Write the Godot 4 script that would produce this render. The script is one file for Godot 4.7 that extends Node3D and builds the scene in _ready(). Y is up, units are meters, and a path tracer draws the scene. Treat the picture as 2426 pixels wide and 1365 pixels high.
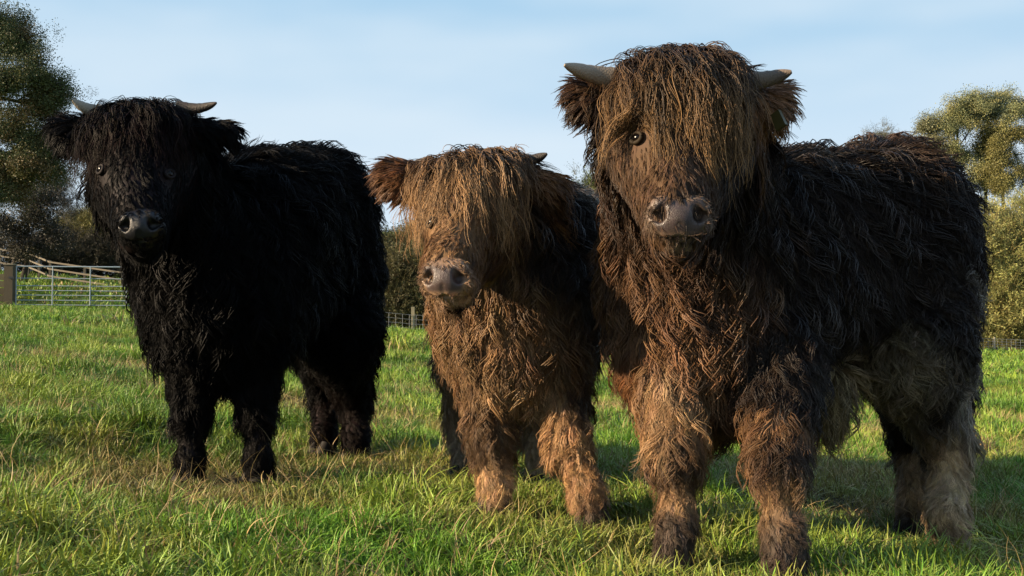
extends Node3D
# Three shaggy highland calves in an autumn meadow under a low sun from the left.

var camera: Camera3D
var mats := {}
var taken := {}
var hoof_spots: Array[Vector3] = []
var lay := FastNoiseLite.new()


func _ready() -> void:
	# ---- camera, sky, sun, exposure
	camera = Camera3D.new()
	camera.name = "camera"
	add_child(camera)
	camera.position = Vector3(0, 0.53, 0)
	camera.rotation_degrees = Vector3(2.26, 0, 0)
	camera.fov = 28.13
	camera.near = 0.05
	camera.far = 3000.0
	camera.current = true
	var env := Environment.new()
	env.background_mode = Environment.BG_SKY
	env.tonemap_mode = Environment.TONE_MAPPER_LINEAR
	env.tonemap_exposure = 2.35
	env.sdfgi_enabled = true
	env.ssao_enabled = true
	env.ssil_enabled = true
	var sky := Sky.new()
	var pan := PanoramaSkyMaterial.new()
	pan.panorama = sky_picture()
	sky.sky_material = pan
	env.sky = sky
	var we := WorldEnvironment.new()
	we.name = "world_environment"
	we.environment = env
	add_child(we)
	var sun := DirectionalLight3D.new()
	sun.name = "sun"
	add_child(sun)
	sun.look_at_from_position(Vector3(-0.94, 0.34, 0.17), Vector3.ZERO)
	sun.light_energy = 1.6
	sun.light_color = Color(1.0, 0.90, 0.76)
	sun.light_angular_distance = 0.5
	sun.shadow_enabled = true
	# ---- the land, then the animals, then the small things
	lay.seed = 5
	lay.frequency = 0.35
	make_materials()
	for h in HOOVES:
		hoof_spots.append(h)
	build_ground()
	build_trees()
	build_fences()
	make_locks()
	build_black_calf()
	build_small_calf()
	build_brown_calf()
	build_grass()


func sky_picture() -> ImageTexture:
	var w := 1024
	var h := 512
	var im := Image.create(w, h, false, Image.FORMAT_RGBF)
	var n := FastNoiseLite.new()
	n.seed = 11
	n.frequency = 1.1
	n.fractal_octaves = 5
	var lo := Color(0.314, 0.358, 0.416)
	var mid := Color(0.292, 0.353, 0.409)
	var up := Color(0.183, 0.281, 0.370)
	var top := Color(0.061, 0.118, 0.249)
	for y in h:
		var e := (0.5 - (y + 0.5) / h) * PI
		var c: Color
		var d := rad_to_deg(e)
		if d < 6.0:
			c = lo.lerp(mid, clampf(d / 6.0, 0, 1))
		elif d < 17.0:
			c = mid.lerp(up, smoothstep(0, 1, (d - 6.0) / 11.0))
		else:
			c = up.lerp(top, pow(clampf((d - 17.0) / 73.0, 0, 1), 0.7))
		for x in w:
			var a := (x + 0.5) / w * TAU
			var q := Vector3(cos(a) * cos(e), sin(e) * 5.0, sin(a) * cos(e)) * 2.6
			var v := clampf(n.get_noise_3dv(q) * 1.2 + 0.42, 0.0, 1.0)
			var k := v * 0.42 * (1.0 - clampf((d - 30.0) / 40.0, 0, 1))
			im.set_pixel(x, y, c.lerp(Color(0.341, 0.382, 0.414), k))
	return ImageTexture.create_from_image(im)


# ------------------------------------------------------------------ tools
func numbered(called: String) -> String:
	var n: int = taken.get(called, 0)
	taken[called] = n + 1
	return called if n == 0 else "%s_%03d" % [called, n]


func thing(called: String, label: String, category: String, at := Vector3.ZERO, group := "") -> Node3D:
	var o := Node3D.new()
	o.name = numbered(called)
	add_child(o)
	o.position = at
	tag(o, label, category, group)
	return o


func tag(o: Node, label: String, category: String, group := "") -> void:
	o.set_meta("label", label)
	o.set_meta("category", category)
	if group:
		o.set_meta("group", group)


func part(called: String, m: Mesh, mat: Material, parent: Node) -> MeshInstance3D:
	var o := MeshInstance3D.new()
	o.name = numbered(called) if parent == self else called
	o.mesh = m
	o.material_override = mat
	parent.add_child(o, true)
	return o


func structure(called: String, m: Mesh, mat: Material) -> MeshInstance3D:
	var o := part(called, m, mat, self)
	o.set_meta("kind", "structure")
	return o


func copies(called: String, m: Mesh, mat: Material, data: PackedFloat32Array, parent: Node) -> MultiMeshInstance3D:
	var mm := MultiMesh.new()
	mm.transform_format = MultiMesh.TRANSFORM_3D
	mm.use_colors = true
	mm.mesh = m
	mm.instance_count = data.size() / 16
	mm.buffer = data
	var o := MultiMeshInstance3D.new()
	o.name = numbered(called) if parent == self else called
	o.multimesh = mm
	o.material_override = mat
	parent.add_child(o, true)
	o.set_meta("kind", "stuff")
	return o


func put(d: PackedFloat32Array, x: Vector3, y: Vector3, z: Vector3, p: Vector3, c: Color) -> void:
	d.append_array(PackedFloat32Array([x.x, y.x, z.x, p.x, x.y, y.y, z.y, p.y, x.z, y.z, z.z, p.z, c.r, c.g, c.b, 1.0]))


class Buf:
	var v := PackedVector3Array()
	var n := PackedVector3Array()
	var c := PackedColorArray()
	var i := PackedInt32Array()

	func tube(pts: PackedVector3Array, rad: PackedFloat32Array, sides: int, ca: Color, cb: Color, caps := false) -> void:
		var m := pts.size()
		var first := v.size()
		var t0 := (pts[1] - pts[0]).normalized()
		var side := t0.cross(Vector3(0.31, 0.87, 0.38) if absf(t0.y) < 0.9 else Vector3.RIGHT).normalized()
		for k in m:
			var t := (pts[mini(k + 1, m - 1)] - pts[maxi(k - 1, 0)]).normalized()
			side = (side - t * side.dot(t)).normalized()
			var up := t.cross(side)
			var col := ca.lerp(cb, float(k) / (m - 1))
			for s in sides:
				var a := TAU * s / sides
				var d := side * cos(a) + up * sin(a)
				v.append(pts[k] + d * rad[k])
				n.append(d)
				c.append(col)
		for k in m - 1:
			for s in sides:
				var a := first + k * sides + s
				var b := first + k * sides + (s + 1) % sides
				i.append_array(PackedInt32Array([a, a + sides, b, b, a + sides, b + sides]))
		if caps:
			for e in [0, m - 1]:
				var ctr := v.size()
				v.append(pts[e])
				n.append((pts[0] - pts[1]).normalized() if e == 0 else (pts[m - 1] - pts[m - 2]).normalized())
				c.append(ca if e == 0 else cb)
				for s in sides:
					var a: int = first + int(e) * sides + s
					var b: int = first + int(e) * sides + (s + 1) % sides
					i.append_array(PackedInt32Array([ctr, a, b] if e == 0 else [ctr, b, a]))

	func ribbon(pts: PackedVector3Array, wid: PackedFloat32Array, side: Vector3, ca: Color, cb: Color) -> void:
		var m := pts.size()
		var first := v.size()
		for k in m:
			var t := (pts[mini(k + 1, m - 1)] - pts[maxi(k - 1, 0)]).normalized()
			var nn := side.cross(t).normalized()
			var col := ca.lerp(cb, float(k) / (m - 1))
			for s in [-1.0, 1.0]:
				v.append(pts[k] + side * (s * wid[k]))
				n.append((nn + side * (s * 0.35)).normalized())
				c.append(col)
		for k in m - 1:
			var a := first + k * 2
			i.append_array(PackedInt32Array([a, a + 2, a + 1, a + 1, a + 2, a + 3]))

	func leaf(p: Vector3, d: Vector3, side: Vector3, length: float, width: float, col: Color) -> void:
		var first := v.size()
		var nn := side.cross(d).normalized()
		var mid := p + d * (length * 0.45) - nn * (length * 0.06)
		for q in [p, mid - side * width, mid + side * width, p + d * length]:
			v.append(q)
			n.append(nn)
			c.append(col)
		i.append_array(PackedInt32Array([first, first + 1, first + 2, first + 1, first + 3, first + 2]))

	func box(a: Vector3, b: Vector3, w: float, h: float, col: Color) -> void:
		# a bar from a to b, w wide across and h high, slightly bevelled ends left square
		var t := (b - a).normalized()
		var up := Vector3.UP if absf(t.y) < 0.9 else Vector3.BACK
		var sx := t.cross(up).normalized() * (w * 0.5)
		var sy := sx.cross(t).normalized() * (h * 0.5)
		var q := [a - sx - sy, a + sx - sy, a + sx + sy, a - sx + sy, b - sx - sy, b + sx - sy, b + sx + sy, b - sx + sy]
		var ctr := (a + b) * 0.5
		for f in [[0, 1, 2, 3], [4, 5, 6, 7], [0, 1, 5, 4], [1, 2, 6, 5], [2, 3, 7, 6], [3, 0, 4, 7]]:
			var nn: Vector3 = (q[f[1]] - q[f[0]]).cross(q[f[2]] - q[f[0]]).normalized()
			var fc: Vector3 = (q[f[0]] + q[f[2]]) * 0.5 - ctr
			var flip := nn.dot(fc) < 0.0
			if flip:
				nn = -nn
			var first := v.size()
			for k in f:
				v.append(q[k])
				n.append(nn)
				c.append(col)
			if flip:
				i.append_array(PackedInt32Array([first, first + 1, first + 2, first, first + 2, first + 3]))
			else:
				i.append_array(PackedInt32Array([first, first + 2, first + 1, first, first + 3, first + 2]))

	func mesh() -> ArrayMesh:
		var a := []
		a.resize(Mesh.ARRAY_MAX)
		a[Mesh.ARRAY_VERTEX] = v
		a[Mesh.ARRAY_NORMAL] = n
		a[Mesh.ARRAY_COLOR] = c
		a[Mesh.ARRAY_INDEX] = i
		var m := ArrayMesh.new()
		m.add_surface_from_arrays(Mesh.PRIMITIVE_TRIANGLES, a)
		return m


# distances to tapered capsules on a grid, joined with a smooth minimum
class Field:
	var o: Vector3
	var s: float
	var nx: int
	var ny: int
	var nz: int
	var d := PackedFloat32Array()
	var best := PackedFloat32Array()
	var what := PackedByteArray()

	func setup(lo: Vector3, hi: Vector3, cell: float) -> void:
		o = lo
		s = cell
		nx = int((hi.x - lo.x) / s) + 2
		ny = int((hi.y - lo.y) / s) + 2
		nz = int((hi.z - lo.z) / s) + 2
		d.resize(nx * ny * nz)
		d.fill(1.0)
		best.resize(d.size())
		best.fill(1.0)
		what.resize(d.size())

	func add(a: Vector3, b: Vector3, ra: float, rb: float, k: float, t: int, margin := 0.07) -> void:
		var m := maxf(ra, rb) + margin
		var lo := (a.min(b) - Vector3.ONE * m - o) / s
		var hi := (a.max(b) + Vector3.ONE * m - o) / s
		var ab := b - a
		var inv := 1.0 / maxf(ab.length_squared(), 1e-9)
		for z in range(maxi(0, int(lo.z)), mini(nz, int(hi.z) + 2)):
			for y in range(maxi(0, int(lo.y)), mini(ny, int(hi.y) + 2)):
				var row := (z * ny + y) * nx
				for x in range(maxi(0, int(lo.x)), mini(nx, int(hi.x) + 2)):
					var p := o + Vector3(x, y, z) * s - a
					var h := clampf(p.dot(ab) * inv, 0.0, 1.0)
					var e := (p - ab * h).length() - lerpf(ra, rb, h)
					var j := row + x
					var g := d[j]
					var u := maxf(k - absf(g - e), 0.0) / k
					d[j] = minf(g, e) - u * u * k * 0.25
					if e < best[j]:
						best[j] = e
						what[j] = t

	func carve(a: Vector3, b: Vector3, ra: float, rb: float, k: float) -> void:
		var m := maxf(ra, rb) + 0.03
		var lo := (a.min(b) - Vector3.ONE * m - o) / s
		var hi := (a.max(b) + Vector3.ONE * m - o) / s
		var ab := b - a
		var inv := 1.0 / maxf(ab.length_squared(), 1e-9)
		for z in range(maxi(0, int(lo.z)), mini(nz, int(hi.z) + 2)):
			for y in range(maxi(0, int(lo.y)), mini(ny, int(hi.y) + 2)):
				for x in range(maxi(0, int(lo.x)), mini(nx, int(hi.x) + 2)):
					var p := o + Vector3(x, y, z) * s - a
					var h := clampf(p.dot(ab) * inv, 0.0, 1.0)
					var e := -((p - ab * h).length() - lerpf(ra, rb, h))
					var j := (z * ny + y) * nx + x
					var u := maxf(k - absf(d[j] - e), 0.0) / k
					d[j] = maxf(d[j], e) + u * u * k * 0.25

	func at(p: Vector3) -> float:
		var q := (p - o) / s
		var x := int(q.x)
		var y := int(q.y)
		var z := int(q.z)
		if q.x < 0.0 or q.y < 0.0 or q.z < 0.0 or x >= nx - 1 or y >= ny - 1 or z >= nz - 1:
			return 1.0
		var u := q.x - x
		var v := q.y - y
		var w := q.z - z
		var j := (z * ny + y) * nx + x
		var k := j + nx
		var l := j + nx * ny
		var m := l + nx
		return lerpf(lerpf(lerpf(d[j], d[j + 1], u), lerpf(d[k], d[k + 1], u), v), lerpf(lerpf(d[l], d[l + 1], u), lerpf(d[m], d[m + 1], u), v), w)

	func grad(p: Vector3) -> Vector3:
		var e := s * 0.7
		var g := Vector3(at(p + Vector3(e, 0, 0)) - at(p - Vector3(e, 0, 0)), at(p + Vector3(0, e, 0)) - at(p - Vector3(0, e, 0)), at(p + Vector3(0, 0, e)) - at(p - Vector3(0, 0, e)))
		return g.normalized() if g.length_squared() > 1e-12 else Vector3.UP

	func kind(p: Vector3) -> int:
		var q := ((p - o) / s).round()
		return what[(clampi(int(q.z), 0, nz - 1) * ny + clampi(int(q.y), 0, ny - 1)) * nx + clampi(int(q.x), 0, nx - 1)]

	# surface nets
	func skin() -> Dictionary:
		var v := PackedVector3Array()
		var id := PackedInt32Array()
		id.resize(d.size())
		id.fill(-1)
		var off := [0, 1, nx, nx + 1, nx * ny, nx * ny + 1, nx * ny + nx, nx * ny + nx + 1]
		var edges := [[0, 1], [2, 3], [4, 5], [6, 7], [0, 2], [1, 3], [4, 6], [5, 7], [0, 4], [1, 5], [2, 6], [3, 7]]
		var corner := [Vector3(0, 0, 0), Vector3(1, 0, 0), Vector3(0, 1, 0), Vector3(1, 1, 0), Vector3(0, 0, 1), Vector3(1, 0, 1), Vector3(0, 1, 1), Vector3(1, 1, 1)]
		var near := s * 2.2
		for z in nz - 1:
			for y in ny - 1:
				var row := (z * ny + y) * nx
				for x in nx - 1:
					var j := row + x
					if absf(d[j]) > near:
						continue
					var inside := 0
					for k in 8:
						if d[j + off[k]] < 0.0:
							inside += 1
					if inside == 0 or inside == 8:
						continue
					var sum := Vector3.ZERO
					var count := 0
					for e in edges:
						var a := d[j + off[e[0]]]
						var b := d[j + off[e[1]]]
						if (a < 0.0) != (b < 0.0):
							sum += corner[e[0]].lerp(corner[e[1]], a / (a - b))
							count += 1
					id[j] = v.size()
					v.append(o + (Vector3(x, y, z) + sum / count) * s)
		var idx := PackedInt32Array()
		var step := [1, nx, nx * ny]
		for z in range(1, nz - 1):
			for y in range(1, ny - 1):
				var row := (z * ny + y) * nx
				for x in range(1, nx - 1):
					var j := row + x
					if absf(d[j]) > near:
						continue
					for ax in 3:
						var other := d[j + step[ax]]
						if (d[j] < 0.0) == (other < 0.0):
							continue
						var s1: int = step[(ax + 1) % 3]
						var s2: int = step[(ax + 2) % 3]
						var q0 := id[j]
						var q1 := id[j - s1]
						var q2 := id[j - s1 - s2]
						var q3 := id[j - s2]
						if q0 < 0 or q1 < 0 or q2 < 0 or q3 < 0:
							continue
						if d[j] < 0.0:
							idx.append_array(PackedInt32Array([q0, q2, q1, q0, q3, q2]))
						else:
							idx.append_array(PackedInt32Array([q0, q1, q2, q0, q2, q3]))
		var n := PackedVector3Array()
		for p in v:
			n.append(grad(p))
		return {"v": v, "n": n, "i": idx}


func skin_mesh(k: Dictionary, colors: PackedColorArray) -> ArrayMesh:
	var a := []
	a.resize(Mesh.ARRAY_MAX)
	a[Mesh.ARRAY_VERTEX] = k.v
	a[Mesh.ARRAY_NORMAL] = k.n
	a[Mesh.ARRAY_COLOR] = colors
	a[Mesh.ARRAY_INDEX] = k.i
	var m := ArrayMesh.new()
	m.add_surface_from_arrays(Mesh.PRIMITIVE_TRIANGLES, a)
	return m


func plain(called: String, rough: float, spec := 0.5, back := 0.0) -> StandardMaterial3D:
	var m := StandardMaterial3D.new()
	m.resource_name = called
	m.vertex_color_use_as_albedo = true
	m.albedo_color = Color.WHITE
	m.roughness = rough
	m.metallic_specular = spec
	m.cull_mode = BaseMaterial3D.CULL_DISABLED
	if back > 0.0:
		m.backlight_enabled = true
		m.backlight = Color(back, back, back)
	return m


func noise_relief(m: StandardMaterial3D, freq: float, scale: float, depth: float) -> void:
	var nt := NoiseTexture2D.new()
	nt.width = 512
	nt.height = 512
	nt.seamless = true
	var n := FastNoiseLite.new()
	n.frequency = freq
	n.fractal_octaves = 5
	n.seed = 3
	nt.noise = n
	m.heightmap_enabled = true
	m.heightmap_texture = nt
	m.heightmap_scale = depth
	m.uv1_triplanar = true
	m.uv1_world_triplanar = true
	m.uv1_scale = Vector3.ONE * scale


func make_materials() -> void:
	mats.hair = plain("hair", 0.48, 0.36, 0.3)
	mats.black_hair = plain("black_hair", 0.55, 0.22, 0.1)
	mats.hide = plain("hide", 0.7, 0.3)
	mats.nose = plain("wet_nose", 0.36, 0.45)
	noise_relief(mats.nose, 0.11, 9.0, 0.10)
	mats.horn = plain("horn", 0.55, 0.3)
	noise_relief(mats.horn, 0.03, 12.0, 0.2)
	mats.eye_dark = plain("dark_eye", 0.18, 0.3)
	mats.eye_dark.vertex_color_use_as_albedo = false
	mats.eye_dark.albedo_color = Color(0.045, 0.03, 0.022)
	mats.tag = plain("tag", 0.4)
	mats.grass = plain("grass", 0.5, 0.4, 0.5)
	mats.leaf = plain("leaf", 0.55, 0.4, 0.5)
	mats.bark = plain("bark", 0.9, 0.2)
	noise_relief(mats.bark, 0.02, 2.0, 2.0)
	mats.wood = plain("wood", 0.85, 0.3)
	noise_relief(mats.wood, 0.05, 1.5, 0.4)
	mats.steel = plain("galvanised", 0.38, 0.5)
	mats.steel.metallic = 0.1
	mats.soil = plain("soil", 0.95, 0.2)
	noise_relief(mats.soil, 0.03, 1.2, 1.5)


# ------------------------------------------------------------------ animals
enum { BODY, NECK, FACE, UPPER_LEG, LOWER_LEG, EAR, RUMP, TAIL, MUZZLE }
# locks per square metre, length, lift from the skin, swirl, kind of lock
const COAT := {
	BODY: [6600.0, 0.14, 0.14, 0.28, 0], NECK: [7000.0, 0.125, 0.16, 0.16, 0], FACE: [13000.0, 0.036, 0.20, 0.35, 2], UPPER_LEG: [8600.0, 0.085, 0.17, 0.22, 0],
	LOWER_LEG: [12000.0, 0.043, 0.20, 0.55, 0], EAR: [11000.0, 0.05, 0.28, 0.35, 2], RUMP: [7200.0, 0.085, 0.28, 0.75, 1], TAIL: [8000.0, 0.13, 0.2, 0.2, 0], MUZZLE: [34000.0, 0.020, 0.26, 0.3, 2],
}
var locks := [[], [], []]
var swirl := FastNoiseLite.new()
var HOOVES := [
	Vector3(-0.975, 0.081, -3.500), Vector3(-0.768, 0.081, -3.500), Vector3(-0.696, 0.088, -4.250), Vector3(-0.572, 0.070, -4.200),
	Vector3(-0.042, 0.073, -3.000), Vector3(0.204, 0.043, -2.920), Vector3(-0.164, 0.052, -3.800), Vector3(0.077, 0.034, -3.700),
	Vector3(0.359, 0.001, -2.600), Vector3(0.590, -0.013, -2.500), Vector3(1.122, -0.032, -3.000), Vector3(1.121, -0.036, -3.250),
]


func make_locks() -> void:
	swirl.seed = 21
	swirl.frequency = 6.0
	swirl.fractal_octaves = 2
	var r := RandomNumberGenerator.new()
	r.seed = 77
	for kind in 3:
		for variant in 5:
			var b := Buf.new()
			var strands: int = [11, 9, 7][kind]
			var thick: float = [0.0105, 0.015, 0.021][kind]
			var ph := r.randf() * TAU
			var amp: float = [0.085, 0.17, 0.03][kind] * r.randf_range(0.6, 1.4)
			var turns: float = [1.25, 1.3, 0.5][kind] * r.randf_range(0.7, 1.3)
			var bend := r.randf_range(-0.2, 0.2) * (1.0 if kind < 2 else 0.5)
			for k in strands:
				var root := Vector3(r.randfn(0, 0.058), 0, r.randfn(0, 0.06))
				var tip := Vector3(r.randfn(0, 0.014), r.randfn(0, 0.014), r.randfn(0, 0.06))
				var p2 := ph + r.randfn(0, 0.25)
				var len2 := r.randf_range(0.65, 1.1)
				var amp2 := amp * r.randf_range(0.8, 1.2)
				var own := r.randf_range(-0.06, 0.06)
				var pts := PackedVector3Array()
				var rad := PackedFloat32Array()
				var segs: int = [6, 7, 4][kind]
				for j in segs + 1:
					var s := float(j) / segs
					var w := sin(s * turns * TAU + p2) - sin(p2)
					var w2 := cos(s * turns * TAU + p2) - cos(p2)
					var reach := s * len2
					var lift := 0.30 * s * (1.0 - 0.85 * s)
					if kind == 1:
						lift = 0.42 * s * (1.05 - s) + 0.05 * s
					pts.append(root * (1.0 - s * 0.6) + tip * s + Vector3(w * amp2 * s + (bend + own) * s * s, lift + w2 * amp2 * s * 0.6, reach * (1.0 - 0.12 * s)))
					rad.append(thick * (1.0 - 0.78 * s * s) * r.randf_range(0.85, 1.0))
				var g := r.randf_range(0.62, 1.35)
				var warm := r.randf_range(0.92, 1.08)
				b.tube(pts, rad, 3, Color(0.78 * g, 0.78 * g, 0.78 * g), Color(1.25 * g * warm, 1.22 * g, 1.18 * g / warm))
			locks[kind].append(b.mesh())


func tint(p: Vector3, spec: Dictionary) -> Color:
	var c: Color = spec.color
	var w := swirl.get_noise_3dv(p * 0.9) * 0.55
	for b in spec.blobs:
		var k := clampf((1.25 - p.distance_to(b[0]) / b[1] + w) * 1.5, 0.0, 1.0) * float(b[3])
		if k > 0.0:
			c = c.lerp(b[2], k)
	return c


func fur(k: Dictionary, tags: PackedByteArray, spec: Dictionary, parent: Node, rng: RandomNumberGenerator, called: String, dense := 1.0) -> void:
	var data := [[], [], []]
	for kind in 3:
		for v in locks[kind].size():
			data[kind].append(PackedFloat32Array())
	var v: PackedVector3Array = k.v
	var n: PackedVector3Array = k.n
	var idx: PackedInt32Array = k.i
	var back: Vector3 = -spec.fwd
	var f: Dictionary = spec.face
	var down := Vector3.DOWN
	for t in range(0, idx.size(), 3):
		var a := idx[t]
		var b := idx[t + 1]
		var c := idx[t + 2]
		var kind_here := tags[a]
		if kind_here == 255:
			continue
		var st: Array = COAT[kind_here]
		var area := (v[b] - v[a]).cross(v[c] - v[a]).length() * 0.5
		var want: float = area * st[0] * dense + rng.randf()
		for q in int(want):
			var u := rng.randf()
			var w := rng.randf()
			if u + w > 1.0:
				u = 1.0 - u
				w = 1.0 - w
			var p := v[a] + (v[b] - v[a]) * u + (v[c] - v[a]) * w
			var nn := (n[a] * (1.0 - u - w) + n[b] * u + n[c] * w).normalized()
			var length: float = st[1] * rng.randf_range(0.6, 1.25)
			var near_eye := 1.0
			for e in f.eyes:
				near_eye = minf(near_eye, p.distance_to(e))
			if near_eye < 0.016:
				continue
			if near_eye < 0.045 and kind_here == FACE:
				length *= 0.36 + 0.64 * (near_eye - 0.016) / 0.029
			var flow := down
			var lift: float = st[2]
			match kind_here:
				BODY:
					flow = down + back * 0.4
				NECK:
					flow = down + back * 0.15
				RUMP:
					flow = down * 0.8 + back * 0.3
				FACE:
					flow = down * 0.5 + f.down * 0.7
					var fr: float = (p - f.muzzle).dot(f.down)
					if fr > 0.0:
						length *= 1.25
				MUZZLE:
					flow = f.down * 0.5 + (p - f.muzzle).normalized() * 0.9
				EAR:
					flow = down * 0.75 + (p - f.cranium).normalized() * 0.7
				LOWER_LEG:
					flow = down + nn * 0.1
			var tan := flow - nn * flow.dot(nn)
			if tan.length_squared() < 0.06:
				tan += (back - nn * back.dot(nn)) * 0.5 + (nn.cross(Vector3(0.3, 0.1, 1.0))) * 0.2
			tan = tan.normalized()
			var sw: float = st[3]
			var ang: float = swirl.get_noise_3dv(p) * 2.4 * sw + rng.randfn(0.0, 0.05 + sw * 0.14)
			tan = tan.rotated(nn, ang)
			var lf: float = lift * rng.randf_range(0.4, 1.5)
			if nn.y < -0.3 and kind_here == BODY:
				length *= 0.75
			var z := tan * cos(lf) + nn * sin(lf)
			if kind_here != FACE and kind_here != MUZZLE:
				z += down * (0.18 + 0.75 * maxf(0.0, -nn.y))
				z += nn * maxf(0.0, 0.06 - z.dot(nn))
			z = z.normalized()
			var x := nn.cross(z).normalized()
			if rng.randf() < 0.5:
				x = -x
			var y := z.cross(x).normalized()
			if y.dot(nn) < 0.0:
				y = -y
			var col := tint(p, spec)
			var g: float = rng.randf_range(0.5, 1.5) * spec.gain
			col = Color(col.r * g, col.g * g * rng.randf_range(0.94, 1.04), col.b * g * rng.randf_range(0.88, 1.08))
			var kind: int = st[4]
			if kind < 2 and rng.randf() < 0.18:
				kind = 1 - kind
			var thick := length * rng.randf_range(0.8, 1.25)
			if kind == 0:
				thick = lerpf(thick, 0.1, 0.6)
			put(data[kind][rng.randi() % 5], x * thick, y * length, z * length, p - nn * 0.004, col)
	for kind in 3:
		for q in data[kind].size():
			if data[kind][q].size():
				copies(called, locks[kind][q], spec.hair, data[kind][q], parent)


func forelock(field: Field, k: Dictionary, spec: Dictionary, rng: RandomNumberGenerator) -> ArrayMesh:
	var b := Buf.new()
	var f: Dictionary = spec.face
	var fl: Dictionary = spec.forelock
	var roots := PackedInt32Array()
	var v: PackedVector3Array = k.v
	var n: PackedVector3Array = k.n
	for j in v.size():
		var q: Vector3 = v[j] - f.cranium
		if q.length() < f.size * 1.5 and q.dot(-f.down) > f.size * fl.from and q.dot(f.front) > -f.size * 0.7 and absf(q.dot(f.side)) < f.size * 0.82:
			roots.append(j)
	if roots.is_empty():
		return b.mesh()
	var made := 0
	while made < fl.count:
		var j := roots[rng.randi() % roots.size()]
		var facing: float = (v[j] - f.cranium).normalized().dot(f.front)
		if facing < 0.15 and rng.randf() < 0.55:
			continue
		made += 1
		var p := v[j] + Vector3(rng.randfn(0, 0.006), rng.randfn(0, 0.006), rng.randfn(0, 0.006))
		var q: Vector3 = p - f.cranium
		var out: Vector3 = (q - f.down * q.dot(f.down)) / f.size
		out -= f.side * out.dot(f.side) * 0.72
		var dir: Vector3 = (n[j] * rng.randf_range(0.0, 0.28) + out * 0.7 + f.front * rng.randf_range(0.1, 0.7) + Vector3(rng.randfn(0, 0.25), 0, rng.randfn(0, 0.2))).normalized()
		var total: float = fl.length * rng.randf_range(0.35, 1.08)
		if out.dot(f.front) < 0.25:
			total *= 0.65
		if absf(out.dot(f.side)) > 0.55:
			total *= 0.6
		elif out.dot(f.front) > 0.3:
			total *= 1.12
		var step := 0.0125
		var m := maxi(5, int(total / step))
		var path := PackedVector3Array([p])
		var off := rng.randf_range(0.002, 0.016)
		var ph := rng.randf() * TAU
		var wa := rng.randf_range(0.1, 0.55)
		var wf := rng.randf_range(0.4, 0.95)
		var stray := false
		var fall := 0.15 if stray else rng.randf_range(0.2, 0.34)
		for s in m:
			var side: Vector3 = f.side * (sin(ph + s * wf) * wa) + f.front * (cos(ph + s * wf) * wa * 0.6)
			dir = (dir * (1.0 - fall) + Vector3.DOWN * fall + side * 0.5).normalized()
			if p.y > path[0].y + 0.022 and dir.y > 0.0:
				dir = Vector3(dir.x, -0.1, dir.z).normalized()
			p += dir * step
			var g := field.at(p)
			if g < off:
				var gr := field.grad(p)
				p += gr * (off - g)
				var into := dir.dot(gr)
				if into < 0.0:
					dir = (dir - gr * into).normalized()
			for e in f.clear:
				var ev: Vector3 = p - e[0]
				ev -= f.front * ev.dot(f.front)
				var el := ev.length()
				if el < e[1]:
					ev = (ev + f.side * signf(e[2]) * 0.02).normalized()
					p += ev * (e[1] - el) * 0.7
			path.append(p)
		var strands := rng.randi_range(3, 8)
		var shade := rng.randf_range(0.35, 1.0) if rng.randf() < 0.6 else rng.randf_range(1.0, 2.0)
		for st in strands:
			var o1 := Vector3(rng.randfn(0, 0.009), rng.randfn(0, 0.005), rng.randfn(0, 0.008))
			var o2 := Vector3(rng.randfn(0, 0.004), rng.randfn(0, 0.005), rng.randfn(0, 0.003))
			var cut := rng.randi_range(int(m * 0.7), m)
			var pts := PackedVector3Array()
			var rad := PackedFloat32Array()
			var thick := rng.randf_range(0.0006, 0.0013)
			var p2 := rng.randf() * TAU
			for s in cut + 1:
				var u := float(s) / cut
				pts.append(path[s] + o1 * (1.0 - u) + o2 * u + Vector3(sin(p2 + s * 0.6), 0.0, cos(p2 + s * 0.6)) * (0.006 * u))
				rad.append(thick * (1.0 - 0.75 * u * u))
			var ca: Color = fl.root
			var cb: Color = (fl.tip as Color).lerp(fl.tip_far, clampf((path[m] - f.cranium).dot(f.down) / (f.size * 2.2), 0, 1))
			var g: float = shade * rng.randf_range(0.7, 1.3) * fl.gain
			b.tube(pts, rad, 3, Color(ca.r * g, ca.g * g, ca.b * g), Color(cb.r * g, cb.g * g, cb.b * g))
	return b.mesh()


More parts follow.
